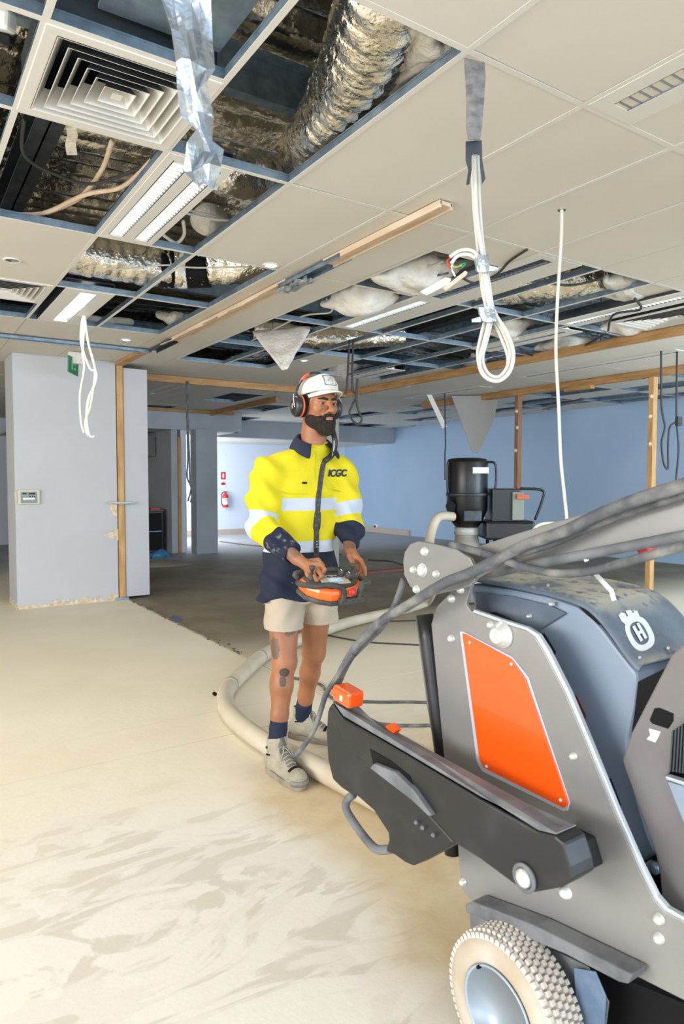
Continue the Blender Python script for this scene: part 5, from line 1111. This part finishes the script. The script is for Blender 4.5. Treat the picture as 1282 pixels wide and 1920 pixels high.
def rr_(w_, h_, r=.008, n=4):
    out = []
    for cx_, cy_, a0 in ((w_-r, h_-r, 0), (-w_+r, h_-r, 90), (-w_+r, -h_+r, 180), (w_-r, -h_+r, 270)):
        for i in range(n+1): a_ = math.radians(a0+90*i/n); out.append((cx_+r*math.cos(a_), cy_+r*math.sin(a_)))
    # subdivide
    res = []
    for i in range(len(out)):
        a, b = out[i], out[(i+1) % len(out)]; L_ = math.hypot(b[0]-a[0], b[1]-a[1]); k_ = max(1, int(L_/.006))
        for q in range(k_): res.append((a[0]+(b[0]-a[0])*q/k_, a[1]+(b[1]-a[1])*q/k_))
    return res
rim = rr_(.034,.026); badge(rim, 'black', .0030, 'badge_border', [(x*.93, y*.91) for x, y in rim])
for i, L_ in enumerate(([(-.012,.012),(-.002,.018),(.006,.012),(-.002,.006),(-.01,.004)], [(.004,.008),(.016,.002),(.022,-.008),(.014,-.006),(.004,.002)], [(-.014,.002),(-.006,0),(-.008,-.008),(-.013,-.006)])): badge(L_, mat('badge_pink', (.50,.40,.38), .7), .0034, 'badge_print')
badge([(-.012,-.016),(-.002,-.016),(-.002,-.018),(-.012,-.018)], 'black', .0034, 'badge_print')
# ear defenders
em = bpy.data.objects.new('ear_defenders', None); COL.objects.link(em); em.parent = man; ORG[em.name] = ORG[man.name]; em['label'] = 'black ear defenders with orange cushions'
M['muff'] = mat('muff_black', (.018,.02,.021), .35); M['muff_orange'] = mat('muff_orange', (.85,.12,.03), .45)
for s in (-1, 1):
    c = hp_(s*.080, -.006, -.012); ax = HRt*s
    def oval_lathe(prof, name, m):
        b = MB(); P = []
        for r, h_ in prof: P.append([c+ax*h_*HS+(HUp*math.sin(a_)*r*1.22+HFd*math.cos(a_)*r)*HS for a_ in np.linspace(0, 2*math.pi, 29)[:-1]])
        b.grid(P, closed=True); n = len(P); b.add(P[-1], [tuple(range(28))]); b.build(name, m, em, smooth=True)
    oval_lathe([(.030,-.008),(.040,-.006),(.042,.003),(.038,.010)], 'cushion', 'muff_black' if 0 else 'black')
    oval_lathe([(.040,.008),(.0415,.010),(.0415,.015),(.038,.017)], 'cushion_ring', 'muff_orange' if ax.dot(RGT) < 0 else 'muff')
    oval_lathe([(.036,.014),(.040,.018),(.041,.032),(.036,.042),(.022,.047),(.004,.048)], 'ear_cup', 'muff')
    MB().tube(smoothpath([c+ax*.05+HUp*.055, c+ax*.056+HUp*.03+HFd*.012, c+ax*.054-HUp*.008+HFd*.018]), .002).build('wire_arm', 'bolt', em, smooth=True)
    if s == (1 if HRt.dot(RGT) < 0 else -1):
        lettering('OC', .016, c+ax*.0535+HFd*(-.008), -HUp, (HFd if s*1 else HFd), 'muff_orange', em, ax*1) if 0 else MB().prism([c+ax*.052*HS+HUp*a_+HFd*b_ for a_, b_ in ((.012,-.004),(.012,.004),(-.014,.004),(-.014,-.004))], ax*.001).build('cup_mark', mat('mark_salmon', (.75,.30,.22), .5), em)
P = [hp_(math.sin(a_)*(.094+.012*(1-abs(math.cos(a_)))), -.012, .052+math.cos(a_)*.096-(.045 if abs(a_) > 1.9 else 0)*0) for a_ in np.linspace(-1.95, 1.95, 33)]
MB().tube(P, .010, 10, flat=.45, flatdir=P[0]-hp_(0,-.012,.05)).build('headband', 'muff', em, smooth=True)
for s in (-1, 1):
    i0 = 8 if s < 0 else 20; MB().tube(P[i0:i0+5], .0115, 10, flat=.6, flatdir=P[i0]-hp_(0,-.012,.05)).build('orange_slider', 'muff_orange', em, smooth=True)
# ---- shirt ----
def shirt_mat():
    m = mat('hi_vis_shirt', (1, 1, 0), .78, bump=.15, bs=16); N = m.node_tree.nodes; L = m.node_tree.links; p = N['Principled BSDF']
    def attr(n): a = N.new('ShaderNodeAttribute'); a.attribute_name = n; return a.outputs['Fac']
    tz, ta = attr('torso_level'), attr('sleeve_level')
    def ramp(src, stops):
        r = N.new('ShaderNodeValToRGB'); r.color_ramp.interpolation = 'CONSTANT'; e = r.color_ramp.elements; e[0].position = 0; e[0].color = (*stops[0][1], 1)
        while len(e) > 1: e.remove(e[-1])
        for ps, c in stops[1:]: q = e.new(ps); q.color = (*c, 1)
        L.new(src, r.inputs[0]); return r.outputs[0]
    Y_ = (.66,.55,.004); N_ = (.005,.010,.032); S_ = (.50,.55,.64)
    a = ramp(tz, [(0, N_), (TZ[0], S_), (TZ[1], Y_), (TZ[2], S_), (TZ[3], Y_)]); b = ramp(ta, [(0, Y_), (.36, S_), (.52, Y_), (.70, N_)])
    gt = N.new('ShaderNodeMath'); gt.operation = 'GREATER_THAN'; L.new(attr('is_sleeve'), gt.inputs[0]); gt.inputs[1].default_value = .5
    mx = N.new('ShaderNodeMix'); mx.data_type = 'RGBA'; L.new(gt.outputs[0], mx.inputs[0]); L.new(a, mx.inputs[6]); L.new(b, mx.inputs[7])
    # dust on the forearm
    tc = N.new('ShaderNodeTexCoord'); nz = N.new('ShaderNodeTexNoise'); nz.inputs['Scale'].default_value = 30; nz.inputs['Detail'].default_value = 6; L.new(tc.outputs['Object'], nz.inputs[0])
    c = re_.lerp(rw_, .58)-ORG[man.name]; mp = N.new('ShaderNodeMapping'); L.new(tc.outputs['Object'], mp.inputs[0]); mp.inputs['Scale'].default_value = (9, 9, 12); mp.inputs['Location'].default_value = (-c.x*9, -c.y*9, -c.z*12)
    ln = N.new('ShaderNodeVectorMath'); ln.operation = 'LENGTH'; L.new(mp.outputs[0], ln.inputs[0])
    sb = N.new('ShaderNodeMath'); sb.operation = 'MULTIPLY_ADD'; L.new(ln.outputs['Value'], sb.inputs[0]); sb.inputs[1].default_value = -.22; L.new(nz.outputs[0], sb.inputs[2])
    rm = N.new('ShaderNodeMapRange'); L.new(sb.outputs[0], rm.inputs[0]); rm.inputs[1].default_value = .40; rm.inputs[2].default_value = .55; rm.inputs[4].default_value = .55
    m2 = N.new('ShaderNodeMix'); m2.data_type = 'RGBA'; L.new(rm.outputs[0], m2.inputs[0]); L.new(mx.outputs[2], m2.inputs[6]); m2.inputs[7].default_value = (.35,.36,.40,1)
    L.new(m2.outputs[2], p.inputs['Base Color']); return m
Z = lambda y, d=3.33: J(565, y, d).z
hem = Z(1122); Zt = 1.75
T = SDF(Vector((lo.x, lo.y, hem-.06)), Vector((hi.x, hi.y, 1.78)), .0045)
sh_c = lambda p, k_: (p.x+BF.x*k_, p.y+BF.y*k_)
T.loft([hem-.05, hem+.02, Z(1080), Z(1040), Z(1000), Z(960), Z(920), Z(885), Z(860), Z(840), Z(828)],
       [sh_c(pe,-.005), sh_c(pe,0), sh_c(pe,.0), sh_c(wa,.0), sh_c(wa,.005), sh_c(wa,.0), sh_c(ch,.0), sh_c(ch,0), sh_c(ch,0), sh_c(nk,0), sh_c(nk,0)],
       [.200,.200,.195,.188,.188,.192,.200,.198,.165,.100,.070], [.135,.135,.130,.127,.128,.130,.132,.126,.105,.078,.062], R2, 2.3, .03)
def sleeve(s_, e_, w_, cu):
    T.cone(s_+(nk-s_)*.45-UP*.03, s_, .070, .074, .04); T.path([s_, s_.lerp(e_, .5), e_], [.076,.076,.068], .035); T.path([e_, e_.lerp(w_, .5), e_.lerp(w_, cu)], [.066,.058,.050], .02)
sleeve(rs_, re_, rw_, .80); sleeve(ls_, le_, lw_, .60)
# opening for the neck and cuffs
T.cone(nk-UP*.02, nk+UP*.2, .058, .075, .006, 'sub')
for e_, w_, cu in ((re_, rw_, .86), (le_, lw_, .95)):
    d_ = (w_-e_).normalized(); c = e_.lerp(w_, cu); T.ell(c+d_*.055, (.085,.085,.056), np.array([list(d_.orthogonal().normalized()), list(d_.cross(d_.orthogonal().normalized())), list(d_)]).T, .0, 'sub')
T.plane((0,0,hem-.005), (0,0,-1))
# folds
ax = [T.lo[i]+T.h*np.arange(T.n[i], dtype=np.float32) for i in range(3)]; X_, Y_, Z_ = ax[0][:, None, None], ax[1][None, :, None], ax[2][None, None, :]
u_ = X_*BR.x+Y_*BR.y
T.F += (.0065*np.sin(u_*34+Z_*21+1.2*np.sin(Z_*9))*np.clip((1.55-Z_)*2.5, .25, 1)+.006*np.sin(Z_*46-u_*30+2*np.sin(u_*14))*np.clip(.4+np.abs(u_-float(ch.dot(BR)))*3.5, 0, 1.3)).astype(np.float32)
TZ = [0, 0, 0, 0]; zlo, zhi = hem-.1, 1.78; lvl = lambda z: (z-zlo)/(zhi-zlo)
TZ = [lvl(Z(1036)), lvl(Z(1014)), lvl(Z(958)), lvl(Z(934))]
M['shirt'] = shirt_mat(); shirt, SV = sdfobj(T, 'shirt', 'shirt', man, 1)
def seg_t(P_, pts):
    best = np.full(len(P_), 9.); tt = np.zeros(len(P_)); L0 = 0; Ls = [(Vector(pts[i+1])-Vector(pts[i])).length for i in range(len(pts)-1)]; tot = sum(Ls)
    for i in range(len(pts)-1):
        a, b = npv(pts[i]), npv(pts[i+1]); ba = b-a; t_ = np.clip(((P_-a)@ba)/(ba@ba), -.3 if i == 0 else 0, 1); d_ = np.linalg.norm(P_-(a+np.clip(t_, 0, 1)[:, None]*ba), axis=1); u = (L0+t_*Ls[i])/tot
        k_ = d_ < best; best[k_] = d_[k_]; tt[k_] = u[k_]; L0 += Ls[i]
    return best, tt
dr, tr = seg_t(SV, [rs_, re_, rw_]); dl, tl = seg_t(SV, [ls_, le_, lw_])
tor = np.abs((SV-npv(ch))@npv(BR)); arm = np.where(dr < dl, dr, dl); ta = np.where(dr < dl, tr, tl)
side_r = (SV-npv(ch))@npv(BR)
isl = np.zeros(len(SV)); 
tz_line = SV[:, 2]
# sleeve where the vertex is nearer the arm axis (minus sleeve radius) than the trunk surface
cxz = np.interp(tz_line, [pe.z, wa.z, ch.z], [0, 1, 2]); tx = np.interp(tz_line, [pe.z, wa.z, ch.z], [pe.x, wa.x, ch.x]); ty = np.interp(tz_line, [pe.z, wa.z, ch.z], [pe.y, wa.y, ch.y])
uu = (SV[:, 0]-tx)*BR.x+(SV[:, 1]-ty)*BR.y; vv = (SV[:, 0]-tx)*BF.x+(SV[:, 1]-ty)*BF.y; trunk = (np.sqrt((uu/.196)**2+(vv/.130)**2)-1)*.13
isl = np.clip(.5+((trunk)-(arm-.072))*25, 0, 1); isl = np.where(ta < .02, 0, isl)
for nm, val in (('torso_level', lvl(tz_line)), ('sleeve_level', np.clip(ta, 0, 1)), ('is_sleeve', isl)):
    a = shirt.data.attributes.new(nm, 'FLOAT', 'POINT'); a.data.foreach_set('value', val.astype(np.float32))
sbvh = BVHTree.FromPolygons([Vector(v) for v in SV], [tuple(p.vertices) for p in shirt.data.polygons])
def proj_body(x, y, lift=.004, d0=2.7, bv=None):   # first shirt point met from the front of the chest along -BF, starting at that place on the chest
    p = J(x, y, 3.3); st = p+BF*.6; h_, n_, _, _ = (bv or sbvh).ray_cast(st, -BF)
    return None if h_ is None else h_+BF*lift
def onshirt(x, y, lift=.003):
    d = ray(x, y).normalized(); h_, n_, _, _ = sbvh.ray_cast(O, d)
    if h_ is None: return None
    if n_.dot(d) > 0: n_ = -n_
    return h_+n_*lift
def sdecal(name, L_, m, lift=.003, parent=None, sub_=6):
    pts = []
    for i in range(len(L_)):
        a, b = L_[i], L_[(i+1) % len(L_)]; k_ = max(1, int(math.hypot(b[0]-a[0], b[1]-a[1])/sub_))
        for q in range(k_): pts.append(onshirt(a[0]+(b[0]-a[0])*q/k_, a[1]+(b[1]-a[1])*q/k_, lift))
    if any(p is None for p in pts): print('SHIRT MISS', name); return
    return MB().add(pts, [tuple(range(len(pts)))]).build(name, m, parent or shirt)
# chest lettering ICGC, slanted
navy = mat('navy_print', (.008,.015,.05), .6)
def chest_text(s, size, cx_, cy_, spc=1.0, shear=.25, name='lettering', m=navy, asp=1.0, rot=0):
    V, Fs = textmesh(s, size, spc, shear); vs = []
    for v in V:
        x = v.x*asp; y = -v.y; vs.append(onshirt(cx_+x*math.cos(rot)-y*math.sin(rot), cy_+x*math.sin(rot)+y*math.cos(rot), .004))
    if any(p is None for p in vs): print('TEXT MISS', s); return
    MB().add(vs, Fs).build(name, m, shirt)
# heavier letters: three slightly offset copies
for dx, dy in ((0,0),(.7,0),(1.3,0),(.6,.4)): chest_text('ICGC', 17.5, 630.5+dx, 887.5+dy, 1.02, .2, asp=.80)
sdecal('chest_tag', [(566,903.5),(575,903.5),(575,907.5),(566,907.5)], 'black')
for dx in (0,): chest_text('Mens FR hi vis', 4.2, 472, 951, 1.0, 0, name='sleeve_print', asp=.7, rot=.12) if 0 else None
for L_ in ([(460,951),(466,953),(466,955.5),(460,953.5)], [(464,958),(470,960),(469,962),(463,960)]): sdecal('sleeve_print', L_, 'black')
for L_ in ([(524,920),(540,925),(575,926),(576,927.5),(540,926.5),(524,921.5)], [(610,904),(616,916),(640,922),(640,923.3),(615,917.5),(609,905)]): sdecal('pocket_seam', L_, mat('seam_yellow', (.55,.56,.01), .8), .002)
sdecal('button_placket', [(592,848),(593.3,848),(591,900),(589.5,900)], mat('seam_yellow2', (.55,.56,.01), .8), .002)
# collar
M['navy'] = mat('navy_cloth', (.007,.013,.038), .8)
P = []; nseg = 34
for i in range(nseg+1):
    a_ = math.radians(28+(360-56)*i/nseg); fr = math.cos(a_)           # 0 = front
    dirv = BF*math.cos(a_)+BR*math.sin(a_); dr_ = (1-math.cos(a_))/2
    tip = max(0, 1-min(i, nseg-i)/5.)
    top = nk+dirv*(.068)+UP*(.022+.045*dr_-.02*(1-dr_)); mid = nk+dirv*.078+UP*(.032+.048*dr_-.02*(1-dr_)); low = nk+dirv*(.112+.030*tip+.014*(1-dr_))+UP*(-.012+.012*dr_-.045*tip-.016*(1-dr_))
    st = nk+dirv*.060+UP*(-.05)
    P.append([st, top, mid, mid.lerp(low, .5)+dirv*.006, low])
MB().grid(P).build('collar', 'navy', shirt, smooth=True, solid=.003, sub=1)
# ---- shorts ----
M['khaki'] = mat('khaki', (.50,.42,.32), .85, col2=(.45,.37,.28), vs=6, bump=.2, bs=14)
Sh = SDF(Vector((lo.x, lo.y, .62)), Vector((hi.x, hi.y, 1.12)), .0048)
zr, zl = J(530,1181,3.3).z, J(600,1167,3.47).z
Sh.loft([zr+.12, pe.z-.03, pe.z+.08], [xy(pe), xy(pe), xy(pe)], [.17,.178,.17], [.115,.122,.115], R2, 2.3, .02)
rk2, lk2 = J(531,1181,3.33), J(600,1167,3.49)
Sh.path([J(533,1120,3.38), rk2-UP*.05], [.100,.098], .02); Sh.path([J(596,1115,3.46), lk2-UP*.06], [.100,.090], .012)
Sh.F = Sh.F
ax = [Sh.lo[i]+Sh.h*np.arange(Sh.n[i], dtype=np.float32) for i in range(3)]; uS = ax[0][:, None, None]*BR.x+ax[1][None, :, None]*BR.y; zS = ax[2][None, None, :]
Sh.F += (.003*np.sin(zS*60+uS*25+2*np.sin(uS*20))+.003*np.sin(uS*55+zS*12)).astype(np.float32)
cutz = np.where(uS > float(pe.dot(BR))-.005, zr, zl)
Sh.F = np.maximum(Sh.F, (cutz-zS).astype(np.float32))
for c, r in ((rk2, .070), (lk2, .062)): Sh.cone(c-UP*.12, c-UP*.055, r, r, 0, 'sub')
sdfobj(Sh, 'shorts', 'khaki', man, 1)
# ---- socks and boots ----
M['boot'] = mat('boot_dusty', (.40,.36,.28), .85, col2=(.30,.27,.20), vs=14, bump=.3, bs=70); M['sole'] = mat('boot_sole', (.22,.20,.16), .85, col2=(.33,.29,.22), vs=20)
M['lace'] = mat('lace', (.42,.39,.31), .8)
def boot(an, toe_dir, lean):
    s = MB(); so = bpy.data.objects.new('sock', None)
    zb = .0; heel = Vector((an.x, an.y, 0))-toe_dir*.035; rt = toe_dir.cross(UP).normalized()
    MB().tube([an-UP*.05, an-UP*.02, an+lean*.02, an+lean*.045, an+lean*.07, an+lean*.10, an+lean*.125], [.042,.044,.047,.043,.046,.044,.043], 20).build('sock', 'navy', man, smooth=True)
    b = SDF(Vector((an.x, an.y, 0))-Vector((.28,.28,.0)), Vector((an.x, an.y, .24))+Vector((.28,.28,.0)), .0034)
    def L(f, r, z): return Vector((an.x, an.y, 0))+toe_dir*f+rt*r+UP*z
    Rm = np.array([list(toe_dir), list(rt), [0,0,1]]).T
    b.cone(L(-.005,0,.09), L(.0,0,.175), .047, .050, .01); b.ell(L(-.03,0,.06), (.052,.044,.05), Rm, .02); b.cone(L(0,0,.07), L(.12,0,.045), .048, .040, .02); b.ell(L(.165,0,.045), (.060,.048,.042), Rm, .02)
    b.cone(L(.03,0,.12), L(.10,0,.075), .034, .032, .02)
    b.cone(L(.0,0,.17), L(.0,0,.25), .041, .043, .003, 'sub'); b.plane(L(0,0,.190), list((UP-toe_dir*.18).normalized())); b.plane((0,0,.018), (0,0,-1))
    bo, BV = sdfobj(b, 'boot', 'boot', man, 1)
    out = []
    for i in range(40):
        a_ = 2*math.pi*i/40; f = math.cos(a_); y_ = math.sin(a_); x0 = .070+.155*f; wd = .046+.006*math.cos(a_-.0) if f > 0 else .044-.004*f*0
        waist = 1-.14*math.exp(-((x0-.05)/.04)**2); out.append((x0, math.copysign(abs(y_)**.75, y_)*wd*waist))
    MB().grid([[L(x*sx+(1-sx)*.07, y*sx, z) for x, y in out] for z, sx in ((0,.97),(.004,1),(.020,1.01),(.028,.985),(.030,.7))], closed=True).add([L(x*.97+.0021, y*.97, 0) for x, y in out], [tuple(range(40))]).build('sole', 'sole', bo, smooth=False)
    bb = BVHTree.FromPolygons([Vector(v) for v in BV], [tuple(p.vertices) for p in bo.data.polygons])
    def top(f, r, lift=.003):
        h_, n_, _, _ = bb.ray_cast(L(f, r, .4), -UP); return (h_+UP*lift) if h_ else L(f, r, .1)
    tg = MB().grid([[top(f, r, .004) for r in (-.022,-.01,0,.01,.022)] for f in (.045,.06,.08,.10,.12,.135)]).build('tongue', mat('tongue', (.16,.145,.12), .85), bo, smooth=True, solid=.004)
    for i, f in enumerate((.055,.072,.089,.106,.122)):
        MB().tube([top(f, -.026, .006), top(f+.006, 0, .010), top(f, .026, .006)], .0028, 6).build('lace', 'lace', bo, smooth=True)
    for s_ in (-1, 1):
        MB().tube(smoothpath([top(.055, 0, .012), top(.06, s_*.03, .03), top(.085, s_*.038, .026), top(.075, s_*.012, .014), top(.055, 0, .012)]), .0024, 6).build('lace_loop', 'lace', bo, smooth=True)
        MB().lathe([(.007,0),(.006,.003)], L(-.012, s_*.051, .145), rt*s_, 12).build('eyelet', 'galv_dark', bo)
        MB().prism([L(f, s_*.047, z) for f, z in ((-.02,.105),(.01,.11),(.01,.118),(-.02,.112))], rt*s_*.004).build('side_tab', 'black', bo)
    MB().grid([[top(f, r, .003) for r in (-.035,-.02,0,.02,.035)] for f in (.145,.152,.160)]).build('toe_strap', 'black', bo, smooth=True, solid=.003)
    MB().grid([[L(.165+(.066)*math.cos(a_), .052*math.sin(a_), z) for a_ in np.linspace(-1.2, 1.2, 13)] for z in (.024,.034,.046)]).build('toe_cap', mat('toe_grey', (.17,.17,.165), .8, col2=(.34,.31,.25), vs=16), bo, smooth=True, solid=.004)
tdR = (RGT*.62-FWD*.78).normalized(); tdL = (RGT*.92-FWD*.40).normalized()
boot(ran, tdR, (rkn-ran).normalized()); boot(lan, tdL, (lkn-lan).normalized())
# ---- remote control with neck strap ----
rc0 = J(622, 1093, 3.03); cu = (RGT*.90+FWD*.43).normalized(); cv = (RGT*.43-FWD*.90).normalized(); cn = (UP+cv*.28).normalized(); cv2 = (cv-cn*cv.dot(cn)).normalized()
rc = thing('remote_control', 'orange and black belly control box with joysticks held by the worker', 'remote control', rc0)
def rp(a, b, c): return rc0+cu*a+cv2*b+cn*c
M['rc_black'] = mat('rc_black', (.035,.034,.033), .6, col2=(.085,.08,.07), vs=18); M['rc_orange'] = mat('rc_orange', (1.0,.15,.012), .3, coat=.5)
def rbox(x0, x1, y0, y1, z0, z1, name, m, bev=.006, par=None):
    vs = [rp(x, y, z) for z in (z0, z1) for x, y in ((x0,y0),(x1,y0),(x1,y1),(x0,y1))]
    return MB().add(vs, [(3,2,1,0),(4,5,6,7),(0,1,5,4),(1,2,6,5),(2,3,7,6),(3,0,4,7)]).build(name, m, par or rc, bevel=bev)
def rprism(pts, z0, z1, name, m, bev=.008, par=None): return MB().prism([rp(x, y, z0) for x, y in pts], cn*(z1-z0)).build(name, m, par or rc, bevel=bev)
base = [(-.15,-.05),(-.14,.03),(-.10,.085),(-.05,.115),(.05,.115),(.10,.085),(.14,.03),(.15,-.05),(.12,-.075),(-.12,-.075)]
rprism(base, -.062, -.035, 'lower_case', 'rc_black', .012)
rprism([(x*.96, y*.97) for x, y in base], -.046, .012, 'orange_case', 'rc_orange', .018)
rprism([(x*.86, y*.80-.006) for x, y in base], .008, .020, 'top_frame', 'rc_black', .006)
rbox(-.065, .065, -.03, .06, .018, .026, 'control_plate', mat('plate_beige', (.46,.42,.35), .5), .003)
scr = rbox(-.03, .035, .010, .045, .026, .028, 'screen', mat('screen_lit', (.25,.42,.55), .2, emit=((.45,.68,.9), .35)), 0)
rbox(-.02, .025, .018, .022, .0281, .0284, 'screen_line', 'signwhite', 0); rbox(-.02, .010, .030, .034, .0281, .0284, 'screen_line', 'signwhite', 0)
for i in range(3): MB().tube([rp(-.045+.03*i-.01, -.012, .027), rp(-.045+.03*i+.01, -.004, .027)], .003, 8).build('push_button', 'rc_black', rc, smooth=True)
for a_, b_, r_, h_ in ((.045,-.015,.016,.035),(.072,.012,.015,.032)):
    MB().lathe([(r_,0),(r_*.95,h_*.7),(r_*.8,h_),(.002,h_)], rp(a_, b_, .018), cn, 18).build('knob', 'rc_black', rc, smooth=True)
    MB().tube([rp(a_, b_+r_*.6, .02+h_), rp(a_, b_-r_*.3, .021+h_)], .0018, 6).build('knob_mark', 'signwhite', rc)
for a_ in (-.095, .105): 
    MB().lathe([(.022,0),(.016,.012),(.008,.02),(.007,.045),(.013,.055),(.014,.065),(.004,.07)], rp(a_, -.02, .012), cn, 18).build('joystick', 'rc_black', rc, smooth=True)
es_ = (cv2*.8+cn*.35).normalized(); c = rp(.035, .105, .0)
MB().lathe([(.019,0),(.019,.010),(.012,.011)], c, es_, 18).build('yellow_ring', mat('stop_yellow', (.85,.55,.03), .4), rc, smooth=True)
MB().lathe([(.009,.008),(.010,.020),(.017,.022),(.017,.034),(.012,.038),(.002,.038)], c, es_, 20).build('stop_button', 'red', rc, smooth=True)
for pts in ([(-.152,-.03,.0),(-.156,.02,.012),(-.12,.085,.03),(-.05,.10,.036),(.0,.115,.02),(.0,.128,-.03)], [(.152,-.03,.0),(.160,.02,.012),(.135,.085,.03),(.10,.10,.034),(.085,.112,.01),(.08,.118,-.03)], [(-.13,-.08,.0),(-.14,-.085,.02),(0,-.095,.022),(.14,-.085,.02),(.13,-.08,0)]):
    MB().tube(smoothpath([rp(*p) for p in pts], 6), .0125, 10).build('guard_bar', 'rc_black', rc, smooth=True)
rprism([(-.02,.110),(.105,.095),(.11,.125),(-.01,.135)], -.05, -.02, 'front_bumper', 'rc_black', .008)
# strap
st = thing('neck_strap', 'black padded strap from the worker\'s neck down to the control box', 'strap', J(600, 900, 3.2))
ps = [(607,862),(602,880),(600,900),(596,925),(594,955),(592,985),(592,1015),(592,1040)]; SP = []
for x, y in ps: p = onshirt(x, y, .008); SP.append(p)
if all(p is not None for p in SP):
    SP += [J(594, 1060, 3.10), rp(-.06, -.09, .0)]
    def rib(P_, wd, nm, th=.005):
        G = []
        for i, p in enumerate(P_):
            G.append([p-RGT*wd/2, p, p+RGT*wd/2])
        MB().grid(G).build(nm, 'strap_m', st, smooth=True, solid=th, sub=1)
    M['strap_m'] = mat('strap_web', (.03,.03,.032), .7, col2=(.09,.09,.09), vs=60, sharp=(.5,.7))
    rib(SP, .026, 'webbing'); rib(SP[4:6]+[SP[5].lerp(SP[6], .3)], .038, 'buckle', .014)
    for i in range(5): p = SP[6].lerp(SP[7], i/5)+BF*.006; MB().lathe([(.003,0),(.002,.002)], p, BF, 8).build('stitch_mark', 'signwhite', st)
    for pp in ([(624,808,3.42),(628,830,3.36),(620,852,None),(607,866,None)],):
        Q_ = [J(x, y, d) if d else (onshirt(x, y, .012) or J(x, y, 3.3)) for x, y, d in pp]; MB().tube(smoothpath(Q_, 6), .014, 10, flat=1.0).build('pad', 'strap_m', st, smooth=True)
    Q_ = [J(607,812,3.36), J(618,808,3.40), J(626,818,3.38), J(626,838,3.33), onshirt(618,858,.02) or J(618,858,3.28)]
    MB().tube(smoothpath(Q_, 6), .004, 8).build('piping', mat('piping_grey', (.42,.40,.33), .6), st, smooth=True)
else: print('STRAP MISS', [p is None for p in SP])
